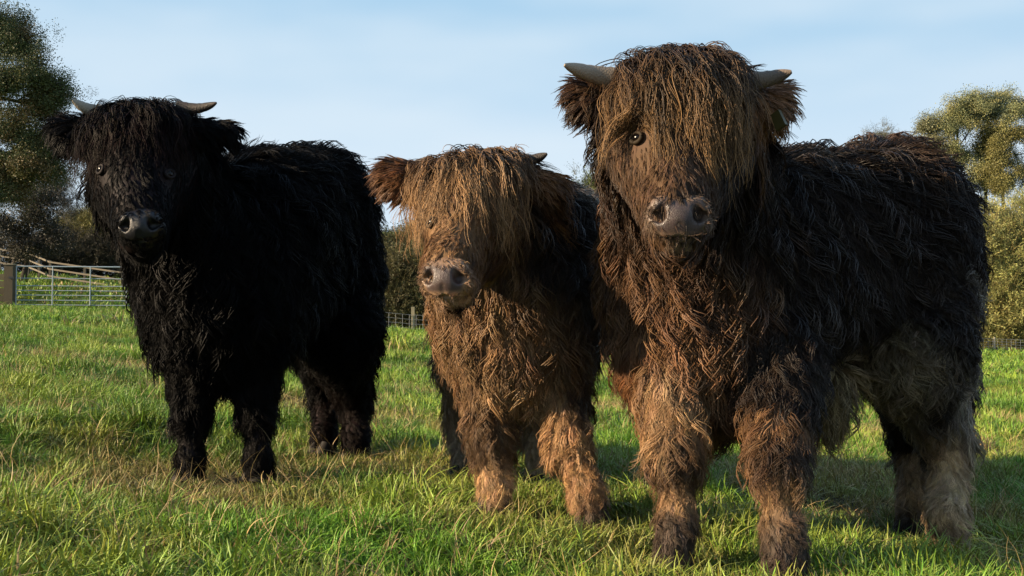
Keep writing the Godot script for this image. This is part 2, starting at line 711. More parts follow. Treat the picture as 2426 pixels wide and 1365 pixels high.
func muzzle_part(spec: Dictionary, parent: Node, rng: RandomNumberGenerator) -> void:
	var f: Dictionary = spec.face
	var m: Vector3 = f.muzzle
	var S := Vector3(f.side.x, 0, f.side.z).normalized()
	var D: Vector3 = (Vector3.DOWN - Vector3(f.down.x, 0, f.down.z) * 0.15 + S * f.down.dot(S) * 0.6).normalized()
	S = (S - D * S.dot(D)).normalized()
	var F := S.cross(-D).normalized()
	var B: Vector3 = f.down
	var z: float = f.nose
	var fd := Field.new()
	fd.setup(m - Vector3.ONE * 0.15 * z, m + Vector3.ONE * 0.15 * z, 0.0052 * z)
	var g := 0.025
	fd.add(m - B * 0.10 * z - F * 0.03 * z, m - F * 0.022 * z - D * 0.01 * z, 0.052 * z, 0.050 * z, 0.03, 0, g)
	fd.add(m - S * 0.034 * z + F * 0.008 * z - D * 0.004 * z, m + S * 0.034 * z + F * 0.008 * z - D * 0.004 * z, 0.034 * z, 0.034 * z, 0.03, 0, g)
	fd.add(m + F * 0.022 * z + D * 0.012 * z, m + F * 0.016 * z + D * 0.034 * z, 0.027 * z, 0.024 * z, 0.02, 0, g)
	for s in [-1.0, 1.0]:
		fd.add(m + S * s * 0.038 * z + F * 0.022 * z - D * 0.020 * z, m + S * s * 0.050 * z + F * 0.012 * z + D * 0.010 * z, 0.0145 * z, 0.014 * z, 0.02, 0, g)
		fd.add(m + S * s * 0.024 * z + D * 0.030 * z + F * 0.010 * z, m + S * s * 0.048 * z + D * 0.026 * z - F * 0.02 * z, 0.026 * z, 0.026 * z, 0.025, 0, g)
		fd.add(m + S * s * 0.010 * z + D * 0.064 * z - F * 0.012 * z, m + S * s * 0.030 * z + D * 0.058 * z - F * 0.05 * z, 0.022 * z, 0.026 * z, 0.012, 0, g)
	for s in [-1.0, 1.0]:
		fd.carve(m + S * s * 0.034 * z + F * 0.048 * z - D * 0.020 * z, m + S * s * 0.043 * z + F * 0.036 * z + D * 0.004 * z, 0.008 * z, 0.0125 * z, 0.008)
		fd.carve(m + S * s * 0.043 * z + F * 0.036 * z + D * 0.004 * z, m + S * s * 0.060 * z + F * 0.022 * z + D * 0.002 * z, 0.012 * z, 0.006 * z, 0.006)
		fd.carve(m + D * 0.053 * z + F * 0.036 * z, m + D * 0.049 * z + F * 0.006 * z + S * s * 0.062 * z, 0.005 * z, 0.004 * z, 0.006)
	fd.carve(m + F * 0.052 * z + D * 0.022 * z, m + F * 0.046 * z + D * 0.05 * z, 0.002 * z, 0.003 * z, 0.008)
	var k := fd.skin()
	var cols := PackedColorArray()
	var tags := PackedByteArray()
	for j in k.v.size():
		var p: Vector3 = k.v[j]
		var q := (p - m) / z
		var wide := absf(q.dot(S))
		var dn := q.dot(D)
		var fr := q.dot(F)
		var bare := smoothstep(0.0, 0.012, fr - 0.006) * smoothstep(0.0, 0.015, 0.059 - wide) * smoothstep(0.0, 0.014, 0.046 - dn) * smoothstep(0.0, 0.012, dn + 0.038)
		var c: Color = (spec.lip as Color).lerp(spec.nose_color, bare)
		if dn < -0.03:
			c = c.lerp(spec.bridge, smoothstep(0.03, 0.06, -dn))
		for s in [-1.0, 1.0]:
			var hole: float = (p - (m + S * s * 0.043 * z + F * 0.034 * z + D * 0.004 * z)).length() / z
			c = c.lerp(Color(c.r * 0.2, c.g * 0.17, c.b * 0.17), smoothstep(0.0, 0.008, 0.016 - hole))  # nostril inside painted dark: pigment, plus shade the shallow carve leaves out
		var w := 1.0 + 0.35 * swirl.get_noise_3dv(p * 6.0)
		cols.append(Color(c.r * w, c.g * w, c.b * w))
		tags.append(255 if bare > 0.35 else MUZZLE)
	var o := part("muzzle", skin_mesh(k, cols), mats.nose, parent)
	fur(k, tags, spec.merged({"blobs": [], "color": spec.lip}, true), o, rng, "muzzle_hair")


func horn(parent: Node, a: Vector3, b: Vector3, c: Vector3, r0: float, ca: Color, cb: Color) -> void:
	var buf := Buf.new()
	var pts := PackedVector3Array()
	var rad := PackedFloat32Array()
	for k in 15:
		var u := k / 14.0
		pts.append(a.lerp(b, u).lerp(b.lerp(c, u), u))
		rad.append(r0 * (1.0 - 0.62 * u) * (1.0 + 0.03 * sin(k * 2.6)) * (1.0 if k < 12 else [0.92, 0.72, 0.4][k - 12]))
	buf.tube(pts, rad, 14, ca, cb, true)
	part("horn", buf.mesh(), mats.horn, parent)


func calf(spec: Dictionary) -> Node3D:
	var base: Vector3 = spec.base
	var rng := RandomNumberGenerator.new()
	rng.seed = spec.seed
	var root := thing("highland_calf", spec.label, "calf", base, "highland calves standing in the meadow")
	var f: Dictionary = spec.face
	for key in ["cranium", "muzzle"]:
		f[key] -= base
	f.down = (f.muzzle - f.cranium).normalized()
	f.side = (f.side - f.down * f.side.dot(f.down)).normalized()
	f.front = f.side.cross(-f.down).normalized()
	var eyes := []
	for e in f.eyes:
		eyes.append(e - base)
	f.eyes = eyes
	for e in f.clear:
		e[0] -= base
	for b in spec.blobs:
		b[0] -= base
	var lo := Vector3.ONE * 99.0
	var hi := -lo
	for p in spec.prims:
		p[0] -= base
		p[1] -= base
		var r := maxf(p[2], p[3]) + 0.1
		lo = lo.min(p[0] - Vector3.ONE * r).min(p[1] - Vector3.ONE * r)
		hi = hi.max(p[0] + Vector3.ONE * r).max(p[1] + Vector3.ONE * r)
	var field := Field.new()
	field.setup(lo, hi, 0.0155)
	for p in spec.prims:
		field.add(p[0], p[1], p[2], p[3], p[5] if p.size() > 5 else 0.07, p[4])
	for e in f.eyes.size():
		for q in 4:
			f.eyes[e] -= field.grad(f.eyes[e]) * (field.at(f.eyes[e]) + 0.003)
	var k := field.skin()
	var cols := PackedColorArray()
	var tags := PackedByteArray()
	for j in k.v.size():
		var c := tint(k.v[j], spec)
		cols.append(Color(c.r * 0.7, c.g * 0.7, c.b * 0.7))
		var kk := field.kind(k.v[j] - k.n[j] * 0.008)
		tags.append(255 if kk == MUZZLE else kk)
	var body := part("body", skin_mesh(k, cols), mats.hide, root)
	fur(k, tags, spec, body, rng, "coat")
	muzzle_part(spec, root, rng)
	part("forelock", forelock(field, k, spec, rng), spec.hair, root).set_meta("kind", "stuff")
	for e in f.eyes:
		var s := SphereMesh.new()
		s.radius = 0.0145
		s.height = 0.029
		s.radial_segments = 24
		s.rings = 12
		var eye := part("eye", s, mats.eye_dark, root)
		eye.position = e
		var lid := Buf.new()
		var ring := PackedVector3Array()
		var rr := PackedFloat32Array()
		var g := field.grad(e)
		var across: Vector3 = (f.side - g * g.dot(f.side)).normalized()
		var along := g.cross(across)
		for q in 21:
			var a := TAU * q / 20.0
			ring.append(e + across * cos(a) * 0.0165 + along * sin(a) * 0.0105 + g * 0.0085)
			rr.append(0.005 if sin(a) < 0.0 else 0.0042)
		lid.tube(ring, rr, 7, spec.lid, spec.lid)
		part("eyelid", lid.mesh(), mats.hide, root)
	for h in spec.horns:
		horn(root, h[0] - base, h[1] - base, h[2] - base, h[3], h[4], h[5])
	for h in spec.hooves:
		var p: Vector3 = HOOVES[h] - base
		for s in [-1.0, 1.0]:
			var b := Buf.new()
			var q: Vector3 = p + spec.fwd.cross(Vector3.UP) * (0.017 * s)
			b.tube(PackedVector3Array([q + Vector3(0, 0.036, 0), q + spec.fwd * 0.010 + Vector3(0, 0.018, 0), q + spec.fwd * 0.022 + Vector3(0, -0.004, 0)]), PackedFloat32Array([0.024, 0.029, 0.032]), 10, Color(0.03, 0.025, 0.02), Color(0.02, 0.016, 0.012), true)
			part("hoof", b.mesh(), mats.hide, root)
	if spec.has("ear_tag"):
		var tp: Vector3 = spec.ear_tag - base
		var b := Buf.new()
		b.box(tp, tp + Vector3(0.012, -0.034, 0.012), 0.011, 0.026, Color(0.06, 0.05, 0.012))
		var o := part("ear_tag", b.mesh(), mats.tag, root)
		o.set_meta("label", "dull yellow plastic ear tag")
	return root


func build_black_calf() -> void:
	var dark := Color(0.0065, 0.0055, 0.005)
	calf({
		"label": "black shaggy highland calf standing at left before the metal gate", "base": Vector3(-0.805, 0.067, -3.850), "seed": 101, "hair": mats.black_hair, "gain": 0.33, "fwd": Vector3(-0.5, 0, 0.86).normalized(),
		"color": dark, "lid": Color(0.012, 0.01, 0.01), "lip": Color(0.012, 0.011, 0.011), "nose_color": Color(0.007, 0.007, 0.008), "bridge": dark,
		"blobs": [
			[Vector3(-0.681, 0.238, -4.200), 0.22, Color(0.022, 0.011, 0.007), 0.8], [Vector3(-0.970, 0.236, -3.500), 0.2, Color(0.013, 0.010, 0.009), 0.8], [Vector3(-1.082, 0.615, -3.300), 0.2, Color(0.010, 0.008, 0.007), 0.7],
			[Vector3(-0.784, 0.210, -3.500), 0.2, Color(0.013, 0.010, 0.008), 0.8], [Vector3(-0.752, 0.442, -4.000), 0.08, Color(0.05, 0.045, 0.03), 0.7],
		],
		"face": {
			"cranium": Vector3(-1.063, 1.053, -3.300), "muzzle": Vector3(-0.992, 0.821, -3.070), "side": Vector3(0.95, 0, 0.1), "size": 0.125, "nose": 0.82,
			"eyes": [Vector3(-1.120, 0.981, -3.180), Vector3(-0.941, 0.974, -3.170)], "clear": [],
		},
		"forelock": {"gain": 0.6, "count": 800, "length": 0.235, "from": 0.15, "root": Color(0.008, 0.006, 0.005), "tip": Color(0.013, 0.009, 0.008), "tip_far": Color(0.035, 0.015, 0.01)},
		"horns": [
			[Vector3(-1.181, 1.166, -3.300), Vector3(-1.222, 1.167, -3.280), Vector3(-1.259, 1.199, -3.270), 0.025, Color(0.22, 0.18, 0.13), Color(0.30, 0.26, 0.2)],
			[Vector3(-0.976, 1.188, -3.330), Vector3(-0.915, 1.176, -3.330), Vector3(-0.855, 1.196, -3.300), 0.022, Color(0.05, 0.042, 0.035), Color(0.03, 0.026, 0.024)],
		],
		"hooves": [0, 1, 2, 3],
		"prims": [
			[Vector3(-1.141, 1.091, -3.340), Vector3(-1.008, 1.091, -3.340), 0.070, 0.070, FACE], [Vector3(-1.073, 1.036, -3.330), Vector3(-1.058, 0.976, -3.270), 0.112, 0.112, FACE], [Vector3(-1.053, 0.997, -3.250), Vector3(-1.006, 0.839, -3.110), 0.10, 0.054, FACE], [Vector3(-1.012, 0.864, -3.130), Vector3(-1.008, 0.811, -3.120), 0.045, 0.045, MUZZLE],
			[Vector3(-1.087, 0.946, -3.320), Vector3(-1.014, 0.779, -3.150), 0.115, 0.045, FACE],
			[Vector3(-1.066, 1.013, -3.450), Vector3(-0.957, 0.702, -3.600), 0.155, 0.19, NECK, 0.12], [Vector3(-0.916, 0.756, -3.620), Vector3(-0.909, 0.596, -3.600), 0.19, 0.18, NECK, 0.12],
			[Vector3(-0.847, 0.903, -3.750), Vector3(-0.768, 0.989, -4.300), 0.20, 0.205, BODY, 0.1], [Vector3(-0.874, 0.679, -3.700), Vector3(-0.758, 0.795, -4.250), 0.20, 0.195, BODY, 0.1],
			[Vector3(-0.777, 0.962, -4.350), Vector3(-0.759, 0.736, -4.320), 0.205, 0.20, RUMP, 0.1],
			[Vector3(-0.989, 0.491, -3.560), Vector3(-0.979, 0.291, -3.530), 0.085, 0.044, UPPER_LEG], [Vector3(-0.979, 0.291, -3.530), Vector3(-0.975, 0.147, -3.500), 0.038, 0.030, LOWER_LEG, 0.03], [Vector3(-0.975, 0.153, -3.500), Vector3(-0.972, 0.104, -3.490), 0.040, 0.036, LOWER_LEG, 0.03],
			[Vector3(-0.803, 0.490, -3.600), Vector3(-0.786, 0.290, -3.550), 0.085, 0.044, UPPER_LEG], [Vector3(-0.786, 0.290, -3.550), Vector3(-0.768, 0.147, -3.500), 0.038, 0.030, LOWER_LEG, 0.03], [Vector3(-0.768, 0.153, -3.500), Vector3(-0.766, 0.104, -3.490), 0.040, 0.036, LOWER_LEG, 0.03],
			[Vector3(-0.700, 0.767, -4.300), Vector3(-0.617, 0.530, -4.120), 0.19, 0.12, RUMP], [Vector3(-0.617, 0.530, -4.120), Vector3(-0.590, 0.302, -4.300), 0.11, 0.055, UPPER_LEG], [Vector3(-0.590, 0.302, -4.300), Vector3(-0.572, 0.145, -4.220), 0.05, 0.042, LOWER_LEG, 0.03], [Vector3(-0.572, 0.152, -4.220), Vector3(-0.568, 0.090, -4.190), 0.045, 0.04, LOWER_LEG, 0.03],
			[Vector3(-0.774, 0.775, -4.450), Vector3(-0.736, 0.530, -4.380), 0.17, 0.105, RUMP], [Vector3(-0.736, 0.530, -4.380), Vector3(-0.718, 0.294, -4.450), 0.095, 0.05, UPPER_LEG], [Vector3(-0.718, 0.294, -4.450), Vector3(-0.701, 0.145, -4.300), 0.045, 0.04, LOWER_LEG, 0.03], [Vector3(-0.701, 0.153, -4.300), Vector3(-0.694, 0.099, -4.250), 0.042, 0.038, LOWER_LEG, 0.03],
			[Vector3(-1.178, 1.110, -3.330), Vector3(-1.306, 1.123, -3.320), 0.030, 0.040, EAR, 0.03], [Vector3(-1.209, 1.101, -3.330), Vector3(-1.275, 1.089, -3.310), 0.030, 0.036, EAR, 0.03],
			[Vector3(-0.957, 1.126, -3.330), Vector3(-0.825, 1.112, -3.320), 0.032, 0.034, EAR, 0.03],
			[Vector3(-0.743, 1.049, -4.550), Vector3(-0.737, 0.681, -4.580), 0.035, 0.025, TAIL, 0.03], [Vector3(-0.737, 0.681, -4.580), Vector3(-0.735, 0.413, -4.580), 0.028, 0.03, TAIL, 0.03],
		],
	})


func build_small_calf() -> void:
	var tan := Color(0.34, 0.20, 0.095)
	calf({
		"label": "smallest calf, brown with a golden face, standing in the middle", "base": Vector3(0.020, 0.049, -3.300), "seed": 202, "hair": mats.hair, "gain": 1.0, "fwd": Vector3(-0.15, 0, 0.98).normalized(),
		"color": Color(0.026, 0.017, 0.011), "lid": Color(0.03, 0.02, 0.013), "lip": Color(0.286, 0.182, 0.111), "nose_color": Color(0.072, 0.049, 0.043), "bridge": Color(0.14, 0.08, 0.04),
		"blobs": [
			[Vector3(-0.101, 0.487, -2.950), 0.26, tan, 1.0], [Vector3(0.052, 0.464, -3.000), 0.22, Color(0.15, 0.085, 0.042), 0.8], [Vector3(0.029, 0.380, -2.920), 0.13, Color(0.442, 0.273, 0.130), 0.9], [Vector3(-0.115, 0.844, -2.750), 0.22, Color(0.15, 0.082, 0.038), 1.0],  # right chest blob darkened, putting the shade of that side into coat colour
			[Vector3(-0.162, 0.699, -2.700), 0.12, Color(0.28, 0.16, 0.075), 0.8], [Vector3(0.228, 0.852, -3.500), 0.32, Color(0.36, 0.33, 0.29), 0.9], [Vector3(0.138, 0.659, -3.200), 0.2, Color(0.046, 0.031, 0.021), 0.8],
			[Vector3(-0.297, 0.925, -2.900), 0.1, Color(0.130, 0.058, 0.023), 1.0], [Vector3(0.095, 0.921, -2.950), 0.1, Color(0.260, 0.124, 0.046), 1.0],
			[Vector3(-0.047, 0.169, -3.000), 0.13, Color(0.494, 0.299, 0.143), 1.0], [Vector3(0.138, 0.269, -2.980), 0.11, Color(0.468, 0.273, 0.130), 1.0], [Vector3(0.189, 0.156, -2.930), 0.12, Color(0.390, 0.221, 0.104), 1.0],
			[Vector3(-0.047, 0.289, -3.000), 0.095, Color(0.091, 0.052, 0.026), 0.9], [Vector3(0.063, 0.183, -3.650), 0.2, Color(0.429, 0.312, 0.182), 1.0], [Vector3(-0.173, 0.263, -3.850), 0.24, Color(0.26, 0.19, 0.12), 1.0],
			[Vector3(-0.031, 0.082, -3.000), 0.05, Color(0.091, 0.065, 0.046), 0.9], [Vector3(0.204, 0.067, -2.920), 0.06, Color(0.078, 0.055, 0.039), 0.9],
		],
		"face": {
			"cranium": Vector3(-0.093, 0.874, -2.870), "muzzle": Vector3(-0.147, 0.660, -2.620), "side": Vector3(0.9, 0, 0.28), "size": 0.115, "nose": 0.84,
			"eyes": [Vector3(-0.180, 0.792, -2.740), Vector3(-0.042, 0.813, -2.800)], "clear": [],
		},
		"forelock": {"gain": 0.85, "count": 1000, "length": 0.265, "from": 0.1, "root": Color(0.075, 0.043, 0.022), "tip": Color(0.22, 0.125, 0.058), "tip_far": Color(0.46, 0.27, 0.12)},
		"horns": [
			[Vector3(-0.009, 0.957, -2.910), Vector3(0.050, 0.964, -2.900), Vector3(0.088, 0.982, -2.880), 0.022, Color(0.09, 0.07, 0.055), Color(0.035, 0.03, 0.028)],
			[Vector3(-0.209, 0.968, -2.930), Vector3(-0.244, 0.970, -2.970), Vector3(-0.271, 0.970, -3.000), 0.018, Color(0.09, 0.07, 0.055), Color(0.035, 0.03, 0.028)],
		],
		"hooves": [4, 5, 6, 7],
		"prims": [
			[Vector3(-0.138, 0.863, -2.920), Vector3(-0.052, 0.864, -2.930), 0.066, 0.066, FACE], [Vector3(-0.094, 0.848, -2.900), Vector3(-0.106, 0.807, -2.840), 0.104, 0.096, FACE], [Vector3(-0.109, 0.831, -2.820), Vector3(-0.146, 0.677, -2.660), 0.085, 0.048, FACE], [Vector3(-0.144, 0.687, -2.670), Vector3(-0.146, 0.652, -2.660), 0.04, 0.04, MUZZLE],
			[Vector3(-0.104, 0.774, -2.880), Vector3(-0.135, 0.630, -2.720), 0.09, 0.04, FACE],
			[Vector3(-0.039, 0.839, -3.000), Vector3(0.008, 0.610, -3.120), 0.12, 0.168, NECK, 0.1], [Vector3(0.008, 0.633, -3.120), Vector3(0.017, 0.519, -3.100), 0.175, 0.145, NECK, 0.1],
			[Vector3(0.032, 0.783, -3.200), Vector3(0.109, 0.813, -3.850), 0.16, 0.18, BODY, 0.1], [Vector3(0.029, 0.595, -3.200), Vector3(0.087, 0.635, -3.800), 0.175, 0.18, BODY, 0.1],
			[Vector3(0.095, 0.799, -3.850), Vector3(0.088, 0.629, -3.850), 0.18, 0.18, RUMP, 0.1],
			[Vector3(-0.071, 0.474, -3.080), Vector3(-0.053, 0.259, -3.030), 0.08, 0.044, UPPER_LEG], [Vector3(-0.053, 0.259, -3.030), Vector3(-0.044, 0.136, -3.000), 0.042, 0.035, LOWER_LEG, 0.03], [Vector3(-0.044, 0.142, -3.000), Vector3(-0.041, 0.093, -2.980), 0.037, 0.034, LOWER_LEG, 0.03],
			[Vector3(0.122, 0.473, -3.100), Vector3(0.145, 0.256, -3.000), 0.08, 0.044, UPPER_LEG], [Vector3(0.145, 0.256, -3.000), Vector3(0.190, 0.121, -2.950), 0.042, 0.036, LOWER_LEG, 0.03], [Vector3(0.191, 0.127, -2.950), Vector3(0.204, 0.064, -2.910), 0.040, 0.036, LOWER_LEG, 0.03],
			[Vector3(-0.062, 0.630, -3.900), Vector3(-0.131, 0.445, -3.850), 0.15, 0.09, RUMP], [Vector3(-0.131, 0.445, -3.850), Vector3(-0.170, 0.241, -3.950), 0.085, 0.05, UPPER_LEG], [Vector3(-0.170, 0.241, -3.950), Vector3(-0.164, 0.066, -3.800), 0.038, 0.030, LOWER_LEG, 0.03],
			[Vector3(0.165, 0.629, -3.850), Vector3(0.133, 0.448, -3.750), 0.15, 0.09, RUMP], [Vector3(0.120, 0.448, -3.750), Vector3(0.087, 0.235, -3.850), 0.085, 0.05, UPPER_LEG], [Vector3(0.087, 0.235, -3.850), Vector3(0.077, 0.047, -3.700), 0.038, 0.030, LOWER_LEG, 0.03],
			[Vector3(-0.188, 0.921, -2.950), Vector3(-0.306, 0.938, -2.950), 0.03, 0.042, EAR, 0.03], [Vector3(-0.220, 0.909, -2.940), Vector3(-0.284, 0.919, -2.930), 0.032, 0.036, EAR, 0.03],
			[Vector3(0.008, 0.924, -2.930), Vector3(0.105, 0.899, -2.930), 0.034, 0.040, EAR, 0.03], [Vector3(0.029, 0.919, -2.930), Vector3(0.088, 0.886, -2.910), 0.034, 0.034, EAR, 0.03],
			[Vector3(0.100, 0.873, -4.050), Vector3(0.100, 0.515, -4.060), 0.03, 0.022, TAIL, 0.03], [Vector3(0.100, 0.515, -4.060), Vector3(0.099, 0.278, -4.050), 0.026, 0.03, TAIL, 0.03],
		],
	})


func build_brown_calf() -> void:
	var tan := Color(0.36, 0.215, 0.105)
	var mud := Color(0.075, 0.052, 0.036)
	calf({
		"label": "largest calf, dark brown with two pale horns, standing at right facing the camera", "base": Vector3(0.700, -0.030, -2.800), "seed": 303, "hair": mats.hair, "gain": 1.0, "fwd": Vector3(-0.78, 0, 0.62).normalized(),
		"color": Color(0.023, 0.0145, 0.0095), "lid": Color(0.025, 0.016, 0.011), "lip": Color(0.14, 0.095, 0.066), "nose_color": Color(0.060, 0.043, 0.038), "bridge": Color(0.09, 0.05, 0.028),
		"blobs": [
			[Vector3(0.290, 0.671, -2.750), 0.26, Color(0.125, 0.066, 0.033), 1.0], [Vector3(0.337, 0.443, -2.650), 0.18, Color(0.195, 0.098, 0.044), 1.0], [Vector3(0.279, 0.439, -2.750), 0.10, Color(0.221, 0.091, 0.034), 0.8], [Vector3(0.369, 0.425, -2.600), 0.09, Color(0.338, 0.221, 0.124), 0.9],
			[Vector3(0.239, 0.923, -2.420), 0.12, Color(0.13, 0.075, 0.04), 1.0], [Vector3(0.333, 0.680, -2.400), 0.11, Color(0.10, 0.053, 0.027), 1.0], [Vector3(0.305, 0.846, -2.380), 0.13, Color(0.115, 0.064, 0.033), 1.0],
			[Vector3(0.364, 0.318, -2.640), 0.11, tan, 1.0], [Vector3(0.374, 0.238, -2.580), 0.075, Color(0.05, 0.03, 0.018), 0.8], [Vector3(0.367, 0.160, -2.600), 0.07, tan, 1.0], [Vector3(0.359, 0.070, -2.580), 0.085, mud, 1.0],
			[Vector3(0.563, 0.304, -2.580), 0.10, Color(0.247, 0.130, 0.058), 1.0], [Vector3(0.600, 0.256, -2.500), 0.085, Color(0.035, 0.022, 0.015), 0.9], [Vector3(0.585, 0.163, -2.520), 0.08, Color(0.325, 0.195, 0.098), 1.0], [Vector3(0.589, 0.048, -2.500), 0.1, mud, 1.0],
			[Vector3(0.935, 0.385, -3.050), 0.16, Color(0.286, 0.215, 0.117), 1.0], [Vector3(0.806, 0.304, -2.950), 0.08, Color(0.325, 0.221, 0.104), 0.9], [Vector3(1.074, 0.431, -3.000), 0.10, Color(0.195, 0.156, 0.104), 0.4],
			[Vector3(1.307, 0.712, -3.300), 0.1, Color(0.10, 0.08, 0.055), 0.7], [Vector3(1.295, 0.483, -3.220), 0.20, Color(0.52, 0.46, 0.37), 1.0], [Vector3(1.285, 0.343, -3.200), 0.15, Color(0.46, 0.40, 0.32), 0.9],
			[Vector3(1.121, 0.145, -3.020), 0.15, Color(0.429, 0.267, 0.124), 1.0], [Vector3(1.187, 0.096, -3.050), 0.10, Color(0.520, 0.390, 0.234), 0.8], [Vector3(1.061, 0.300, -3.000), 0.10, Color(0.045, 0.032, 0.022), 0.7], [Vector3(1.167, 0.089, -3.360), 0.14, Color(0.30, 0.19, 0.09), 0.9], [Vector3(1.106, -0.016, -3.000), 0.06, Color(0.11, 0.07, 0.04), 0.8],
			[Vector3(1.056, 1.078, -3.300), 0.15, Color(0.06, 0.036, 0.022), 0.8], [Vector3(0.694, 1.020, -2.950), 0.1, Color(0.055, 0.042, 0.033), 0.8], [Vector3(0.136, 1.047, -2.500), 0.1, Color(0.05, 0.025, 0.012), 1.0], [Vector3(0.589, 1.038, -2.500), 0.1, Color(0.221, 0.111, 0.046), 1.0],
		],
		"face": {
			"cranium": Vector3(0.361, 0.995, -2.470), "muzzle": Vector3(0.337, 0.770, -2.315), "side": Vector3(0.99, 0, 0.08), "size": 0.125, "nose": 0.93,
			"eyes": [Vector3(0.247, 0.942, -2.385), Vector3(0.446, 0.928, -2.400)], "clear": [[Vector3(0.241, 0.934, -2.360), 0.057, -1.0]],
		},
		"forelock": {"gain": 0.75, "count": 1050, "length": 0.255, "from": 0.12, "root": Color(0.035, 0.020, 0.011), "tip": Color(0.11, 0.062, 0.03), "tip_far": Color(0.40, 0.225, 0.085)},
		"horns": [
			[Vector3(0.238, 1.085, -2.500), Vector3(0.178, 1.094, -2.500), Vector3(0.114, 1.111, -2.470), 0.028, Color(0.20, 0.15, 0.10), Color(0.36, 0.29, 0.21)],
			[Vector3(0.490, 1.073, -2.490), Vector3(0.550, 1.076, -2.470), Vector3(0.601, 1.092, -2.450), 0.027, Color(0.22, 0.17, 0.12), Color(0.12, 0.095, 0.075)],
		],
		"hooves": [8, 9, 10, 11],
		"ear_tag": Vector3(0.570, 1.007, -2.475),
		"prims": [
			[Vector3(0.306, 1.029, -2.530), Vector3(0.446, 1.025, -2.530), 0.072, 0.072, FACE], [Vector3(0.370, 1.008, -2.520), Vector3(0.361, 0.946, -2.480), 0.116, 0.106, FACE], [Vector3(0.356, 0.948, -2.460), Vector3(0.339, 0.788, -2.340), 0.092, 0.052, FACE], [Vector3(0.340, 0.798, -2.350), Vector3(0.340, 0.759, -2.350), 0.045, 0.045, MUZZLE],
			[Vector3(0.366, 0.894, -2.530), Vector3(0.342, 0.731, -2.380), 0.10, 0.045, FACE], [Vector3(0.286, 0.930, -2.520), Vector3(0.313, 0.828, -2.450), 0.06, 0.045, FACE], [Vector3(0.448, 0.920, -2.520), Vector3(0.399, 0.828, -2.450), 0.06, 0.045, FACE],
			[Vector3(0.405, 0.972, -2.660), Vector3(0.464, 0.645, -2.860), 0.165, 0.20, NECK, 0.12], [Vector3(0.465, 0.677, -2.860), Vector3(0.467, 0.499, -2.820), 0.20, 0.17, NECK, 0.1],
			[Vector3(0.633, 0.826, -2.980), Vector3(1.066, 0.858, -3.300), 0.155, 0.18, BODY, 0.1], [Vector3(0.610, 0.638, -2.930), Vector3(1.048, 0.743, -3.250), 0.185, 0.172, BODY, 0.1],
			[Vector3(1.084, 0.848, -3.320), Vector3(1.088, 0.688, -3.300), 0.18, 0.185, RUMP, 0.1],
			[Vector3(0.381, 0.469, -2.760), Vector3(0.375, 0.265, -2.640), 0.095, 0.052, UPPER_LEG], [Vector3(0.375, 0.265, -2.640), Vector3(0.369, 0.104, -2.600), 0.038, 0.030, LOWER_LEG, 0.03], [Vector3(0.369, 0.109, -2.600), Vector3(0.355, 0.030, -2.570), 0.041, 0.038, LOWER_LEG, 0.03],
			[Vector3(0.630, 0.470, -2.740), Vector3(0.586, 0.260, -2.550), 0.10, 0.053, UPPER_LEG], [Vector3(0.586, 0.260, -2.550), Vector3(0.589, 0.099, -2.520), 0.038, 0.030, LOWER_LEG, 0.03], [Vector3(0.589, 0.103, -2.520), Vector3(0.586, 0.012, -2.480), 0.043, 0.04, LOWER_LEG, 0.03],
			[Vector3(1.114, 0.709, -3.250), Vector3(1.088, 0.485, -3.100), 0.18, 0.115, RUMP], [Vector3(1.088, 0.485, -3.100), Vector3(1.192, 0.241, -3.160), 0.108, 0.052, UPPER_LEG], [Vector3(1.197, 0.224, -3.160), Vector3(1.140, 0.055, -3.030), 0.05, 0.042, LOWER_LEG, 0.03], [Vector3(1.140, 0.061, -3.030), Vector3(1.118, -0.009, -2.990), 0.046, 0.042, LOWER_LEG, 0.03],
			[Vector3(1.159, 0.693, -3.420), Vector3(1.123, 0.468, -3.360), 0.17, 0.10, RUMP], [Vector3(1.123, 0.468, -3.360), Vector3(1.196, 0.205, -3.420), 0.092, 0.05, UPPER_LEG], [Vector3(1.196, 0.205, -3.420), Vector3(1.122, -0.014, -3.250), 0.045, 0.04, LOWER_LEG, 0.03],
			[Vector3(0.261, 1.048, -2.550), Vector3(0.155, 1.063, -2.540), 0.032, 0.034, EAR, 0.03], [Vector3(0.232, 1.027, -2.540), Vector3(0.170, 1.037, -2.520), 0.030, 0.034, EAR, 0.03],
			[Vector3(0.487, 1.043, -2.550), Vector3(0.591, 1.051, -2.540), 0.032, 0.036, EAR, 0.03], [Vector3(0.514, 1.027, -2.540), Vector3(0.570, 1.016, -2.520), 0.030, 0.034, EAR, 0.03],
			[Vector3(0.840, 0.407, -3.050), Vector3(0.839, 0.340, -3.050), 0.05, 0.03, TAIL, 0.04],
			[Vector3(1.337, 0.929, -3.500), Vector3(1.360, 0.646, -3.520), 0.035, 0.028, TAIL, 0.04], [Vector3(1.360, 0.646, -3.520), Vector3(1.328, 0.325, -3.500), 0.03, 0.035, TAIL, 0.03],
		],
	})


